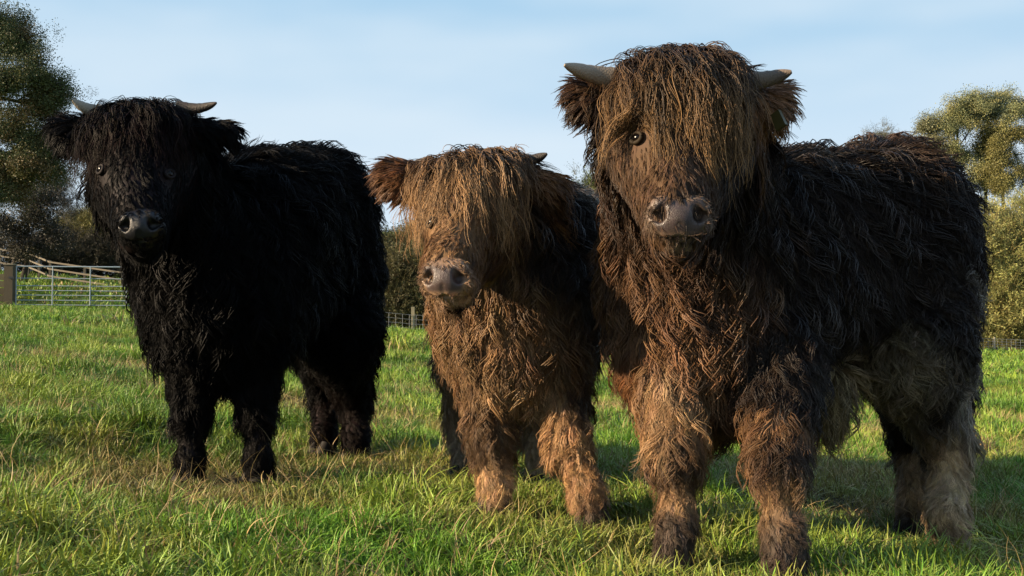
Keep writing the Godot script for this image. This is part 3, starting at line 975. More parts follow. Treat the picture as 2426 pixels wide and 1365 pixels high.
# ------------------------------------------------------------------ land
var pins: Array[Vector3] = [Vector3(-31.214, 4.336, -70.000), Vector3(-29.089, 4.027, -69.000), Vector3(-26.554, 3.292, -66.000), Vector3(-21.697, 2.597, -64.000), Vector3(-35.075, 4.387, -70.000), Vector3(-20.686, 2.468, -48.000), Vector3(-16.981, 2.292, -48.000), Vector3(-17.827, 2.236, -62.000), Vector3(-13.758, 1.281, -32.500), Vector3(-10.536, 1.233, -32.500), Vector3(-10.423, 0.988, -24.000), Vector3(-8.220, 0.953, -24.000), Vector3(-5.839, 0.706, -24.000), Vector3(-3.635, 0.389, -24.000), Vector3(-1.874, 0.249, -24.000), Vector3(-0.114, 0.161, -24.000), Vector3(-3.761, 0.216, -39.000), Vector3(-7.338, 0.459, -39.000), Vector3(-0.186, 0.073, -39.000), Vector3(-10.203, 0.816, -39.000)]


func ground(x: float, z: float) -> float:
	var d := -z
	var far_sum := 0.0
	var far_w := 0.25
	var h := 0.0 - 0.027 * x + 0.083 * 0.6 * log(1.0 + exp(clampf(-x / 0.6, -30.0, 30.0)))
	h -= 0.085 * maxf(0.0, -x - 45.0)
	h = clampf(h, -1.6, 6.0)
	var far := smoothstep(38.0, 75.0, d)
	h += far * 1.25 * smoothstep(-6.0, -16.0, x)
	h += 0.022 * lay.get_noise_2d(x * 2.2, z * 2.2) + 0.05 * lay.get_noise_2d(x * 0.5 + 40.0, z * 0.5) * smoothstep(4.0, 12.0, d)
	for q in pins:
		var w := exp(-((x - q.x) * (x - q.x) + (z - q.z) * (z - q.z)) / 40.0)
		if w > 0.01:
			far_sum += w * (q.y - h)
			far_w += w
	h += far_sum / far_w
	if d < 6.0:
		var sum := 0.0
		var ws := 0.06
		for q in hoof_spots:
			var w := exp(-((x - q.x) * (x - q.x) + (z - q.z) * (z - q.z)) / 0.12)
			sum += w * (q.y - h)
			ws += w
		h += sum / ws
	return h


func build_ground() -> void:
	var xs := PackedFloat32Array()
	var zs := PackedFloat32Array()
	var x := 0.0
	var st := 0.1
	while x < 420.0:
		xs.append(x)
		x += st
		if x > 3.0:
			st *= 1.12
	var all := PackedFloat32Array()
	for k in range(xs.size() - 1, 0, -1):
		all.append(-xs[k])
	all.append_array(xs)
	var z := 6.0
	st = 0.6
	while z > -600.0:
		zs.append(z)
		var d := -z
		st = 0.12 if d > 1.5 and d < 6.0 else (0.5 if d <= 1.5 else 0.12 * pow(d / 6.0, 1.15))
		z -= st
	var v := PackedVector3Array()
	var n := PackedVector3Array()
	var c := PackedColorArray()
	var idx := PackedInt32Array()
	for zz in zs:
		for xx in all:
			v.append(Vector3(xx, ground(xx, zz), zz))
			var w := lay.get_noise_2d(xx * 1.5, zz * 1.5 + 90.0) * 0.5 + 0.5
			var far := smoothstep(10.0, 40.0, -zz)
			c.append(Color(0.022, 0.020, 0.009).lerp(Color(0.040, 0.028, 0.015), w).lerp(Color(0.075, 0.12, 0.025).lerp(Color(0.11, 0.125, 0.035), w), far))
	var nx := all.size()
	n.resize(v.size())
	for r in zs.size():
		for q in nx:
			var j := r * nx + q
			var a := v[r * nx + mini(q + 1, nx - 1)] - v[r * nx + maxi(q - 1, 0)]
			var b := v[mini(r + 1, zs.size() - 1) * nx + q] - v[maxi(r - 1, 0) * nx + q]
			n[j] = a.cross(b).normalized()
			if n[j].y < 0.0:
				n[j] = -n[j]
	for r in zs.size() - 1:
		for q in nx - 1:
			var a := r * nx + q
			idx.append_array(PackedInt32Array([a, a + nx, a + 1, a + 1, a + nx, a + nx + 1]))
	var arr := []
	arr.resize(Mesh.ARRAY_MAX)
	arr[Mesh.ARRAY_VERTEX] = v
	arr[Mesh.ARRAY_NORMAL] = n
	arr[Mesh.ARRAY_COLOR] = c
	arr[Mesh.ARRAY_INDEX] = idx
	var m := ArrayMesh.new()
	m.add_surface_from_arrays(Mesh.PRIMITIVE_TRIANGLES, arr)
	structure("meadow_ground", m, mats.soil)
	build_hill()


func build_hill() -> void:
	var v := PackedVector3Array()
	var n := PackedVector3Array()
	var c := PackedColorArray()
	var idx := PackedInt32Array()
	var nx := 60
	var nz := 24
	for r in nz:
		for q in nx:
			var x := lerpf(-190.0, 190.0, q / (nx - 1.0))
			var z := lerpf(-150.0, -420.0, r / (nz - 1.0))
			var u := clampf((-z - 150.0) / 110.0, 0, 1)
			var h := -2.0 + smoothstep(0, 1, u) * (21.5 * exp(-pow((x + 25.0) / 75.0, 2.0)) + 4.0) + lay.get_noise_2d(x * 0.03, z * 0.03) * 1.2
			v.append(Vector3(x, h, z))
			var w := lay.get_noise_2d(x * 0.12, z * 0.12) * 0.5 + 0.5
			c.append(Color(0.15, 0.22, 0.06).lerp(Color(0.19, 0.23, 0.08), w))
	for r in nz:
		for q in nx:
			var a := v[r * nx + mini(q + 1, nx - 1)] - v[r * nx + maxi(q - 1, 0)]
			var b := v[mini(r + 1, nz - 1) * nx + q] - v[maxi(r - 1, 0) * nx + q]
			var k := a.cross(b).normalized()
			n.append(k if k.y > 0.0 else -k)
	for r in nz - 1:
		for q in nx - 1:
			var a := r * nx + q
			idx.append_array(PackedInt32Array([a, a + nx, a + 1, a + 1, a + nx, a + nx + 1]))
	var arr := []
	arr.resize(Mesh.ARRAY_MAX)
	arr[Mesh.ARRAY_VERTEX] = v
	arr[Mesh.ARRAY_NORMAL] = n
	arr[Mesh.ARRAY_COLOR] = c
	arr[Mesh.ARRAY_INDEX] = idx
	var m := ArrayMesh.new()
	m.add_surface_from_arrays(Mesh.PRIMITIVE_TRIANGLES, arr)
	structure("green_hill", m, mats.soil)


func blade_tuft(r: RandomNumberGenerator, blades: int, height: float, width: float, spread: float, lean: float, segs: int) -> ArrayMesh:
	var b := Buf.new()
	for k in blades:
		var a := r.randf() * TAU
		var out := Vector3(cos(a), 0, sin(a))
		var p := out * (spread * sqrt(r.randf())) + Vector3(0, -0.012, 0)
		var h := height * r.randf_range(0.45, 1.15)
		var a2 := a + r.randfn(0, 1.0)
		var bend := Vector3(cos(a2), 0, sin(a2))
		var ln := lean * r.randf_range(0.3, 1.7)
		var pts := PackedVector3Array()
		var wid := PackedFloat32Array()
		for s in segs + 1:
			var u := float(s) / segs
			pts.append(p + Vector3.UP * (h * u * (1.0 - 0.38 * ln * u * u)) + bend * (h * ln * u * u))
			wid.append(width * 0.5 * (1.0 - 0.9 * u * u))
		var a3 := r.randf() * TAU
		var side := Vector3(cos(a3), 0, sin(a3))
		side = (side - bend * side.dot(bend) * 0.6).normalized()
		var g := r.randf_range(0.5, 1.45)
		var yel := r.randf_range(0.0, 0.35)
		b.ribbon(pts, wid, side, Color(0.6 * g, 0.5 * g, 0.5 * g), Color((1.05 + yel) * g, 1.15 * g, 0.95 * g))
	return b.mesh()


func build_grass() -> void:
	var r := RandomNumberGenerator.new()
	r.seed = 9
	var patch := FastNoiseLite.new()
	patch.seed = 31
	patch.frequency = 1.0
	patch.fractal_octaves = 3
	# z from, to, tufts per square metre, blades, height, width, spread, segments
	var rings := [[1.7, 6.0, 2900.0, 10, 0.052, 0.0037, 0.026, 4], [6.0, 14.0, 620.0, 17, 0.062, 0.0050, 0.055, 3], [14.0, 40.0, 95.0, 22, 0.10, 0.011, 0.12, 3], [40.0, 120.0, 9.0, 26, 0.15, 0.035, 0.42, 2]]
	var grass := Node3D.new()
	for ring in rings:
		var meshes := []
		var data := []
		for k in 7:
			meshes.append(blade_tuft(r, ring[3], ring[4] * [0.8, 1.0, 1.2, 0.9, 1.1, 1.0, 1.3][k], ring[5], ring[6], [0.5, 0.9, 0.6, 1.3, 0.8, 1.6, 0.4][k], ring[7]))
			data.append(PackedFloat32Array())
		var z0: float = ring[0]
		var z1: float = ring[1]
		var area := 0.56 * (z1 * z1 - z0 * z0) + 1.2 * (z1 - z0)
		for q in int(area * ring[2]):
			var d := sqrt(lerpf(z0 * z0, z1 * z1, r.randf()))
			var x := r.randf_range(-1.0, 1.0) * (0.56 * d + 0.6)
			var w := patch.get_noise_2d(x * 1.3, d * 1.3)
			var lush := patch.get_noise_2d(x * 0.7 + 50.0, d * 0.55)
			var tuss := patch.get_noise_2d(x * 3.1 + 9.0, d * 3.1)
			var clump := patch.get_noise_2d(x * 0.9 + 20.0, d * 0.5 + 7.0)
			var tall := 0.95 + (0.5 * clump if d > 6.0 else 0.0) + 0.6 * lush + 0.25 * w + 1.1 * maxf(0.0, tuss - 0.05)
			if lush < -0.22 and r.randf() < 0.45:
				continue
			var s := maxf(0.45, tall) * r.randf_range(0.75, 1.25)
			if d < 5.0:
				for hs in hoof_spots:
					var hd := Vector2(hs.x - x, hs.z + d).length()
					if hd < 0.22:
						s *= lerpf(0.38, 1.0, hd / 0.22)
			var a := r.randf() * TAU
			var tilt := Vector3(r.randfn(0, 0.3), 1.0, r.randfn(0, 0.3)).normalized()
			var xx := Vector3(cos(a), 0, sin(a))
			xx = (xx - tilt * xx.dot(tilt)).normalized()
			var zz := xx.cross(tilt)
			var col := Color(0.15, 0.33, 0.03).lerp(Color(0.32, 0.40, 0.06), clampf(w + 0.4, 0, 1)).lerp(Color(0.34, 0.27, 0.10), clampf((-lush - 0.10) * 2.0 + w * 0.5, 0, 0.7))
			if clump > 0.08:
				col = col.lerp(Color(0.075, 0.19, 0.018), clampf((clump - 0.08) * 3.0, 0, 0.7))
			if d < 5.0:
				for hs in hoof_spots:
					var hd := Vector2(hs.x - x, (hs.z + d) * 0.8).length()
					if hd < 0.5 and r.randf() < 0.5:
						col = col.lerp(Color(0.30, 0.25, 0.095), 0.55 * (1.0 - hd / 0.5))
			if r.randf() < 0.07:
				col = Color(0.30, 0.24, 0.11)
			var g := r.randf_range(0.7, 1.3)
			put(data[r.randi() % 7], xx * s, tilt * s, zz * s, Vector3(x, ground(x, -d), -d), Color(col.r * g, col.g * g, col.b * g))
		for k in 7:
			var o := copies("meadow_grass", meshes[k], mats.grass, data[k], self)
			tag(o, "short uneven green meadow grass covering the field", "grass", "grass of the meadow")
	# pale dead stalks lying across the turf
	var stalks := []
	var sd := []
	for k in 4:
		stalks.append(blade_tuft(r, 3, 0.12, 0.0028, 0.03, [0.3, 0.7, 1.2, 1.8][k], 5))
		sd.append(PackedFloat32Array())
	for q in 9000:
		var d := sqrt(lerpf(3.2, 70.0, r.randf()))
		var x := r.randf_range(-1.0, 1.0) * (0.5 * d + 0.4)
		if patch.get_noise_2d(x * 0.7 + 50.0, d * 0.55) > 0.12:
			continue
		var tilt := Vector3(r.randfn(0, 0.7), 1.0, r.randfn(0, 0.7)).normalized()
		var xx := tilt.cross(Vector3(r.randf(), 0.1, r.randf())).normalized()
		var s := r.randf_range(0.4, 1.05)
		var g := r.randf_range(0.6, 1.15)
		put(sd[q % 4], xx * s, tilt * s, xx.cross(tilt) * s, Vector3(x, ground(x, -d) + 0.005, -d), Color(0.50 * g, 0.38 * g, 0.18 * g))
	for k in 4:
		var o := copies("dead_grass_stalks", stalks[k], mats.grass, sd[k], self)
		tag(o, "pale straw coloured dead stalks scattered through the turf", "dead grass", "dead stalks in the meadow")


# ------------------------------------------------------------------ trees
func spray(r: RandomNumberGenerator, leaves: int, length: float, width: float) -> ArrayMesh:
	var b := Buf.new()
	for k in leaves:
		var p := Vector3(r.randfn(0, 0.42), r.randfn(0, 0.34), r.randfn(0, 0.42))
		var d := (Vector3(r.randfn(0, 1), r.randfn(-0.3, 0.8), r.randfn(0, 1))).normalized()
		var side := d.cross(Vector3(r.randfn(0, 1), r.randfn(0, 1), r.randfn(0, 1))).normalized()
		var g := r.randf_range(0.7, 1.35)
		b.leaf(p, d, side, length * r.randf_range(0.7, 1.3), width * r.randf_range(0.7, 1.3), Color(g, g, g))
	return b.mesh()


func twig_spray(r: RandomNumberGenerator, twigs: int, thick: float, leaves: int) -> ArrayMesh:
	var b := Buf.new()
	for k in twigs:
		var p := Vector3(r.randfn(0, 0.1), 0, r.randfn(0, 0.1))
		var d := Vector3(r.randfn(0, 0.45), 1.0, r.randfn(0, 0.45)).normalized()
		var pts := PackedVector3Array([p])
		var rad := PackedFloat32Array([thick])
		for s in 5:
			d = (d + Vector3(r.randfn(0, 0.22), -0.06 * s, r.randfn(0, 0.22))).normalized()
			p += d * r.randf_range(0.14, 0.24)
			pts.append(p)
			rad.append(thick * (1.0 - 0.17 * (s + 1)))
			for q in leaves:
				var ld := (d + Vector3(r.randfn(0, 0.8), r.randfn(-0.2, 0.6), r.randfn(0, 0.8))).normalized()
				var gl := r.randf_range(0.7, 1.2)
				b.leaf(p + Vector3(r.randfn(0, 0.03), r.randfn(0, 0.03), r.randfn(0, 0.03)), ld, ld.cross(Vector3(r.randf(), r.randf(), 1)).normalized(), 0.1, 0.018, Color(0.8 * gl, 0.95 * gl, 0.7 * gl))
		var g := r.randf_range(0.7, 1.3)
		b.tube(pts, rad, 3, Color(0.8 * g, 0.75 * g, 0.7 * g), Color(1.1 * g, 1.05 * g, 0.9 * g))
	return b.mesh()


func limb(b: Buf, a: Vector3, c: Vector3, ra: float, rb: float, sag: float, r: RandomNumberGenerator, col: Color, sides := 6) -> Vector3:
	var pts := PackedVector3Array()
	var rad := PackedFloat32Array()
	var len := a.distance_to(c)
	var k1 := Vector3(r.randfn(0, 0.07), r.randfn(0, 0.05) + sag, r.randfn(0, 0.07)) * len
	var k2 := Vector3(r.randfn(0, 0.05), r.randfn(0, 0.04), r.randfn(0, 0.05)) * len
	for s in 7:
		var u := s / 6.0
		pts.append(a.lerp(c, u) + k1 * sin(u * PI) + k2 * sin(u * TAU))
		rad.append(lerpf(ra, rb, pow(u, 0.8)))
	b.tube(pts, rad, sides, col, col * 1.05)
	return pts[3]


# a trunk, limbs to each lobe [centre, radius], twigs and leaf sprays within the lobes; places are metres from the tree's foot
func tree(called: String, label: String, at: Vector3, r: RandomNumberGenerator, trunk: Array, thick: float, lobes: Array, twigs: int, sprays: int, size: float, leaf_mesh: Array, tones: Array, bark: Color, group := "", mat: Material = null) -> Node3D:
	var root := thing(called, label, "tree", at, group)
	var b := Buf.new()
	var data := []
	for m in leaf_mesh:
		data.append(PackedFloat32Array())
	var tp := PackedVector3Array(trunk)
	var tr := PackedFloat32Array()
	for k in tp.size():
		tr.append(thick * (1.0 - 0.72 * k / (tp.size() - 1.0)) * (1.25 if k == 0 else 1.0))
	b.tube(tp, tr, 9, bark, bark)
	for lobe in lobes:
		var ctr: Vector3 = lobe[0]
		var rad: float = lobe[1]
		var best := 0
		for k in tp.size():
			if tp[k].y < ctr.y - 0.15 * rad:
				best = k
		var from := tp[best].lerp(tp[mini(best + 1, tp.size() - 1)], 0.3)
		limb(b, from, ctr, tr[best] * 0.5, thick * 0.12, 0.06, r, bark)
		for k in twigs:
			var q := Vector3(r.randfn(0, 1), r.randfn(0, 1), r.randfn(0, 1)).normalized() * (rad * pow(r.randf(), 0.4))
			q.y *= 0.85
			var tip := ctr + q
			var start := from.lerp(ctr, r.randf_range(0.55, 1.0))
			limb(b, start, tip, thick * 0.10, thick * 0.02, 0.05, r, bark, 4)
			var tone: Color = tones[r.randi() % tones.size()]
			for s in sprays:
				var along := start.lerp(tip, r.randf_range(0.4, 1.05)) + Vector3(r.randfn(0, 1), r.randfn(0, 0.8), r.randfn(0, 1)) * (size * 0.5)
				var x := Vector3(r.randfn(0, 1), r.randfn(0, 0.4), r.randfn(0, 1)).normalized()
				var y := x.cross(Vector3(r.randfn(0, 1), 0.2, r.randfn(0, 1))).normalized()
				var z := x.cross(y)
				var sc := size * r.randf_range(0.6, 1.3)
				var g := r.randf_range(0.75, 1.25)
				put(data[r.randi() % data.size()], x * sc, y * sc, z * sc, along, Color(tone.r * g, tone.g * g, tone.b * g))
	part("trunk", b.mesh(), mats.bark, root)
	for k in data.size():
		if data[k].size():
			copies("crown", leaf_mesh[k], mat if mat else mats.leaf, data[k], root)
	return root


# a mound of upright and arching twigs; lobes [centre, radius, height scale], metres from the foot
func bush(called: String, label: String, category: String, at: Vector3, r: RandomNumberGenerator, lobes: Array, count: int, size: float, kinds: Array, tones: Array, group := "") -> Node3D:
	var root := thing(called, label, category, at, group)
	var data := []
	for m in kinds:
		data.append(PackedFloat32Array())
	var b := Buf.new()
	for lobe in lobes:
		var ctr: Vector3 = lobe[0]
		var rad: float = lobe[1]
		var tall: float = lobe[2]
		for k in 7:
			var q := Vector3(r.randfn(0, 0.5), 0.75, r.randfn(0, 0.5)).normalized() * rad * 0.85
			limb(b, Vector3(ctr.x + r.randfn(0, 0.15) * rad, -0.2, ctr.z + r.randfn(0, 0.15) * rad), ctr + q * Vector3(1, tall, 1), 0.05 * size + 0.02, 0.015, 0.0, r, Color(0.10, 0.085, 0.05), 4)
		for k in count:
			var u := Vector3(r.randfn(0, 1), r.randfn(0.1, 1), r.randfn(0, 1)).normalized()
			var q := u * (rad * pow(r.randf(), 0.33))
			var p := ctr + q * Vector3(1, tall, 1)
			if p.y < -0.1:
				continue
			var y := (u * 0.8 + Vector3(r.randfn(0, 0.35), 0.75, r.randfn(0, 0.35))).normalized()
			var x := y.cross(Vector3(r.randfn(0, 1), 0.1, r.randfn(0, 1))).normalized()
			var sc := size * r.randf_range(0.6, 1.35)
			var tone: Color = tones[r.randi() % tones.size()]
			var g := r.randf_range(0.7, 1.3)
			put(data[r.randi() % data.size()], x * sc, y * sc, x.cross(y) * sc, p, Color(tone.r * g, tone.g * g, tone.b * g))
	part("stems", b.mesh(), mats.bark, root)
	for k in data.size():
		if data[k].size():
			copies("twigs", kinds[k], mats.leaf, data[k], root)
	return root


func on_ground(x: float, z: float) -> Vector3:
	return Vector3(x, ground(x, z), z)


func build_trees() -> void:
	var r := RandomNumberGenerator.new()
	r.seed = 41
	var oak_leaves := []
	var far_leaves := []
	var twig_a := []
	var twig_b := []
	for k in 4:
		oak_leaves.append(spray(r, 64, 0.155, 0.048))
		far_leaves.append(spray(r, 60, 0.17, 0.06))
		twig_a.append(twig_spray(r, 9, 0.012, 1))
		twig_b.append(twig_spray(r, 9, 0.010, 3))
	# the oak at the left edge
	var foot := on_ground(-18.0, -38.0)
	var lobes := []
	for q in [Vector3(-16.234, 10.238, -38.000), Vector3(-17.028, 10.941, -38.500), Vector3(-17.657, 11.091, -38.000), Vector3(-18.771, 10.380, -38.000), Vector3(-15.629, 9.152, -37.600), Vector3(-16.471, 8.738, -37.000), Vector3(-18.563, 9.071, -38.500), Vector3(-15.496, 8.111, -38.000), Vector3(-15.199, 8.527, -38.300), Vector3(-16.253, 7.453, -37.500), Vector3(-17.871, 7.404, -38.000), Vector3(-19.567, 7.969, -38.000), Vector3(-15.548, 6.980, -38.000), Vector3(-15.746, 6.130, -37.500), Vector3(-17.004, 5.993, -38.000), Vector3(-18.354, 6.075, -37.600), Vector3(-15.404, 6.092, -38.200), Vector3(-16.573, 5.359, -38.000), Vector3(-18.379, 10.350, -39.600), Vector3(-18.435, 8.321, -39.800)]:
		lobes.append([q - foot, r.randf_range(0.62, 0.92)])
	tree("oak_tree", "large dark green oak reaching in from the left edge", foot, r, [Vector3(0, -0.3, 0), Vector3(0.1, 2.0, 0), Vector3(-0.05, 4.2, 0.1), Vector3(0.2, 6.4, 0), Vector3(0.3, 8.4, 0)], 0.36, lobes, 22, 11, 0.34, oak_leaves, [Color(0.06, 0.085, 0.025), Color(0.085, 0.10, 0.028), Color(0.12, 0.11, 0.032), Color(0.05, 0.07, 0.022), Color(0.14, 0.10, 0.035)], Color(0.06, 0.05, 0.04))
	# darker trees and hedge behind the gate
	foot = on_ground(-26.5, -62.0)
	lobes = []
	for q in [Vector3(-26.105, 7.148, -62.000), Vector3(-26.774, 6.232, -62.000), Vector3(-25.184, 6.690, -62.000), Vector3(-24.485, 5.774, -62.000), Vector3(-26.299, 5.088, -62.000), Vector3(-27.695, 6.690, -62.000), Vector3(-25.545, 7.836, -62.000)]:
		lobes.append([q - foot, 1.0])
	tree("thorn_tree", "dark twiggy thorn tree behind the gate, left of the yellow bushes", foot, r, [Vector3(0, -0.2, 0), Vector3(0.3, 1.2, 0), Vector3(0.4, 2.6, 0)], 0.18, lobes, 14, 7, 0.5, oak_leaves, [Color(0.03, 0.03, 0.016), Color(0.045, 0.04, 0.018), Color(0.035, 0.028, 0.018)], Color(0.05, 0.04, 0.035))
	foot = on_ground(-29.0, -66.0)
	lobes = []
	for q in [Vector3(-25.866, 9.040, -66.000), Vector3(-26.836, 8.796, -66.000), Vector3(-25.608, 8.063, -66.000), Vector3(-28.056, 9.040, -66.000)]:
		lobes.append([q - foot, 1.1])
	tree("bare_tree", "small bare tree with fine grey twigs under the oak crown", foot, r, [Vector3(0, -0.2, 0), Vector3(0.8, 2.0, 0), Vector3(1.6, 4.0, 0)], 0.15, lobes, 16, 5, 0.7, twig_a, [Color(0.09, 0.08, 0.06), Color(0.07, 0.06, 0.045)], Color(0.07, 0.06, 0.05))
	foot = on_ground(-27.0, -78.0)
	bush("yellow_bush", "yellowing bush catching sun behind the wooden rail fence at left", "bush", foot, r, [[Vector3(-29.074, 6.696, -78.000) - foot, 1.9, 0.9], [Vector3(-27.716, 7.043, -77.000) - foot, 1.7, 1.0], [Vector3(-30.220, 6.552, -78.000) - foot, 1.6, 0.8]], 420, 0.9, twig_b, [Color(0.24, 0.19, 0.05), Color(0.17, 0.14, 0.04), Color(0.13, 0.11, 0.035)])
	for q in [[-36.0, -74.0, 2.6, "first from the left, cut by the edge"], [-32.0, -74.5, 2.4, "second from the left, above the gate post"], [-28.5, -75.0, 2.1, "third from the left, under the thorn tree"], [-25.0, -75.5, 2.2, "fourth from the left, below the yellow bush"], [-21.5, -75.0, 2.3, "fifth from the left, beside the black calf's neck"], [-18.0, -74.5, 2.4, "sixth from the left, behind the black calf's neck"], [-14.0, -74.0, 2.3, "last on the right, behind the black calf"]]:
		foot = on_ground(q[0], q[1])
		bush("hedge_bush", "dark brown hedge bush, " + q[3], "bush", foot, r, [[Vector3(0, 1.3, 0), q[2], 0.85], [Vector3(1.4, 1.0, 0.3), q[2] * 0.8, 0.85]], 330, 0.85, twig_a, [Color(0.045, 0.038, 0.022), Color(0.06, 0.048, 0.026), Color(0.035, 0.03, 0.02)], "hedge behind the rail fence")
	# between the black and the small calf, and on behind them
	for q in [[Vector3(-4.455, 2.514, -47.000), 1.35, 0.9, "lowest, in the middle of the gap behind the fence post"], [Vector3(-5.134, 2.910, -48.000), 1.1, 1.0, "small, at the rump of the black calf"], [Vector3(-3.927, 3.230, -49.000), 1.5, 1.05, "beside the middle calf's cheek"], [Vector3(-2.699, 2.998, -48.000), 2.2, 1.0, "behind the middle calf's muzzle"], [Vector3(-6.404, 2.822, -48.000), 1.8, 1.0, "behind the black calf's rump"], [Vector3(-1.112, 3.175, -48.000), 2.2, 1.0, "behind the middle calf's neck"], [Vector3(0.757, 3.591, -49.000), 2.4, 1.0, "behind the middle calf's back"], [Vector3(-7.800, 3.230, -49.000), 2.0, 1.0, "behind the black calf's flank"]]:
		var c: Vector3 = q[0]
		foot = on_ground(c.x, c.z)
		bush("brown_bush", "olive brown twiggy bush " + q[3], "bush", foot, r, [[c - foot, q[1], q[2]], [Vector3(0, 0.9, 0.2), q[1], 0.7]], 330, 0.75, twig_a + twig_b, [Color(0.12, 0.10, 0.045), Color(0.09, 0.075, 0.035), Color(0.14, 0.115, 0.05)], "bushes behind the middle fence")
	for q in [[Vector3(-10.761, 6.744, -95.000), 1.5, "dark bush at the hill foot, nearest the black calf"], [Vector3(-9.813, 6.350, -96.000), 1.4, "low dark bush in the middle of the gap below the hill"], [Vector3(-7.883, 7.094, -94.000), 1.8, "taller dark bush below the hill, nearest the middle calf"]]:
		var c: Vector3 = q[0]
		foot = on_ground(c.x, c.z)
		bush("far_bush", q[2], "bush", foot, r, [[c - foot, q[1], 0.9], [(c - foot) * 0.5, q[1], 1.0]], 300, 1.2, twig_b, [Color(0.06, 0.075, 0.03), Color(0.05, 0.055, 0.025)], "bushes below the hill")
	# glimpse between the small and the brown calf
	foot = on_ground(4.4, -58.0)
	bush("green_bush", "green leafy bush seen between the middle and right calves", "bush", foot, r, [[Vector3(4.528, 6.293, -58.000) - foot, 1.7, 1.2], [Vector3(4.843, 4.580, -58.000) - foot, 2.1, 1.1], [Vector3(3.986, 3.299, -58.000) - foot, 2.0, 1.1]], 520, 0.85, twig_b, [Color(0.085, 0.10, 0.03), Color(0.07, 0.08, 0.028), Color(0.11, 0.11, 0.04)])
	foot = on_ground(5.2, -70.0)
	lobes = []
	for q in [Vector3(4.309, 9.297, -70.000), Vector3(5.082, 8.908, -70.000), Vector3(3.792, 8.779, -70.000), Vector3(5.855, 8.520, -70.000)]:
		lobes.append([q - foot, 0.95])
	tree("bare_tree", "bare twiggy treetop showing above the back of the middle calf", foot, r, [Vector3(0, -0.2, 0), Vector3(-0.2, 3.0, 0), Vector3(0, 6.0, 0)], 0.16, lobes, 12, 3, 0.8, twig_a, [Color(0.10, 0.10, 0.06), Color(0.12, 0.115, 0.07)], Color(0.09, 0.08, 0.06))
	# willow thicket at the right, with the tall wood behind it
	var willow := [Color(0.46, 0.39, 0.16), Color(0.34, 0.30, 0.12), Color(0.25, 0.23, 0.09), Color(0.16, 0.155, 0.065)]
	for q in [[33.0, -80.0, 4.0, "yellow olive willow thicket at the right edge, in front of the others"], [30.6, -83.0, 4.2, "olive willow thicket rising straight behind the brown calf's rump"], [37.5, -82.0, 4.4, "olive willow thicket at the right edge, partly out of frame"], [26.5, -84.0, 4.2, "olive willow thicket hidden behind the brown calf's back"], [22.0, -84.0, 4.0, "olive willow thicket standing behind the brown calf's shoulder"], [17.0, -84.0, 3.6, "olive willow thicket standing behind the brown calf's head"]]:
		foot = on_ground(q[0], q[1])
		var s: float = q[2]
		bush("willow_thicket", q[3], "bush", foot, r, [[Vector3(0, s * 1.35, 0), s, 1.2], [Vector3(r.randf_range(-1, 1), s * 0.7, 1.4), s * 0.95, 0.9], [Vector3(1.8, s * 0.9, 0.6), s * 0.8, 1.1]], 1050, 1.25, (twig_a + twig_b), willow, "willow thickets along the right fence")
	var olive := [Color(0.27, 0.27, 0.11), Color(0.22, 0.235, 0.10), Color(0.31, 0.28, 0.105), Color(0.17, 0.19, 0.085)]
	var grey := [Color(0.20, 0.205, 0.11), Color(0.23, 0.22, 0.11), Color(0.16, 0.17, 0.09)]
	wood_tree(r, 2205, 118.0, [[2225, 290, 2.0], [2215, 330, 2.0], [2195, 300, 1.4], [2235, 370, 1.7], [2240, 275, 1.6], [2220, 410, 1.9], [2180, 350, 1.2], [2232, 440, 2.0]], 12, 7, far_leaves, grey, "slender ivy clad tree at the left end of the wood")
	wood_tree(r, 2275, 116.0, [[2275, 262, 1.9], [2300, 250, 1.8], [2262, 285, 1.4], [2290, 290, 1.8], [2320, 275, 1.6], [2300, 360, 1.3], [2310, 400, 1.9], [2330, 420, 1.8]], 13, 9, far_leaves, olive, "broad olive crowned tree second from the left in the wood")
	wood_tree(r, 2345, 117.0, [[2345, 240, 2.0], [2375, 245, 2.0], [2325, 255, 1.6], [2395, 265, 1.7], [2360, 275, 1.8], [2345, 320, 1.6], [2350, 360, 1.8], [2340, 410, 1.9]], 13, 9, far_leaves, olive, "tallest olive crowned tree in the wood at right")
	wood_tree(r, 2385, 114.0, [[2385, 290, 1.7], [2395, 310, 1.6], [2375, 325, 1.8], [2370, 360, 1.8], [2360, 400, 2.0], [2390, 420, 1.8]], 14, 9, far_leaves, [Color(0.22, 0.195, 0.06), Color(0.18, 0.17, 0.055)], "golden olive tree in front of the tallest one")
	wood_tree(r, 2440, 118.0, [[2425, 245, 1.6], [2440, 270, 1.8], [2455, 310, 1.9], [2420, 350, 1.5], [2430, 400, 2.0]], 12, 7, far_leaves, grey, "grey green tree cut off by the right edge")
	for q in [[2060, 300, "faint bare tree nearest the brown calf's back"], [2085, 300, "faint bare tree second behind the brown calf's rump"], [2150, 295, "bare grey tree beside the slender ivy clad one"], [2175, 285, "bare forked tree touching the slender ivy clad one"]]:
		var top := Vector3(38.176, 22.598, -122.000)
		top = Vector3((q[0] - 1213.0) / 2724.0 * 122.0, top.y + (300 - q[1]) * 0.045, -122.0)
		foot = on_ground(top.x, -122.0)
		var h := top.y - foot.y
		lobes = []
		for k in 6:
			lobes.append([Vector3(r.randfn(0, 0.9), h * r.randf_range(0.72, 0.97), r.randfn(0, 0.9)), 1.1])
		tree("bare_tree", q[2], foot, r, [Vector3(0, -0.3, 0), Vector3(0.1, h * 0.4, 0), Vector3(-0.1, h * 0.8, 0)], 0.22, lobes, 9, 3, 0.9, twig_a, [Color(0.14, 0.13, 0.09), Color(0.11, 0.105, 0.075)], Color(0.12, 0.11, 0.085))


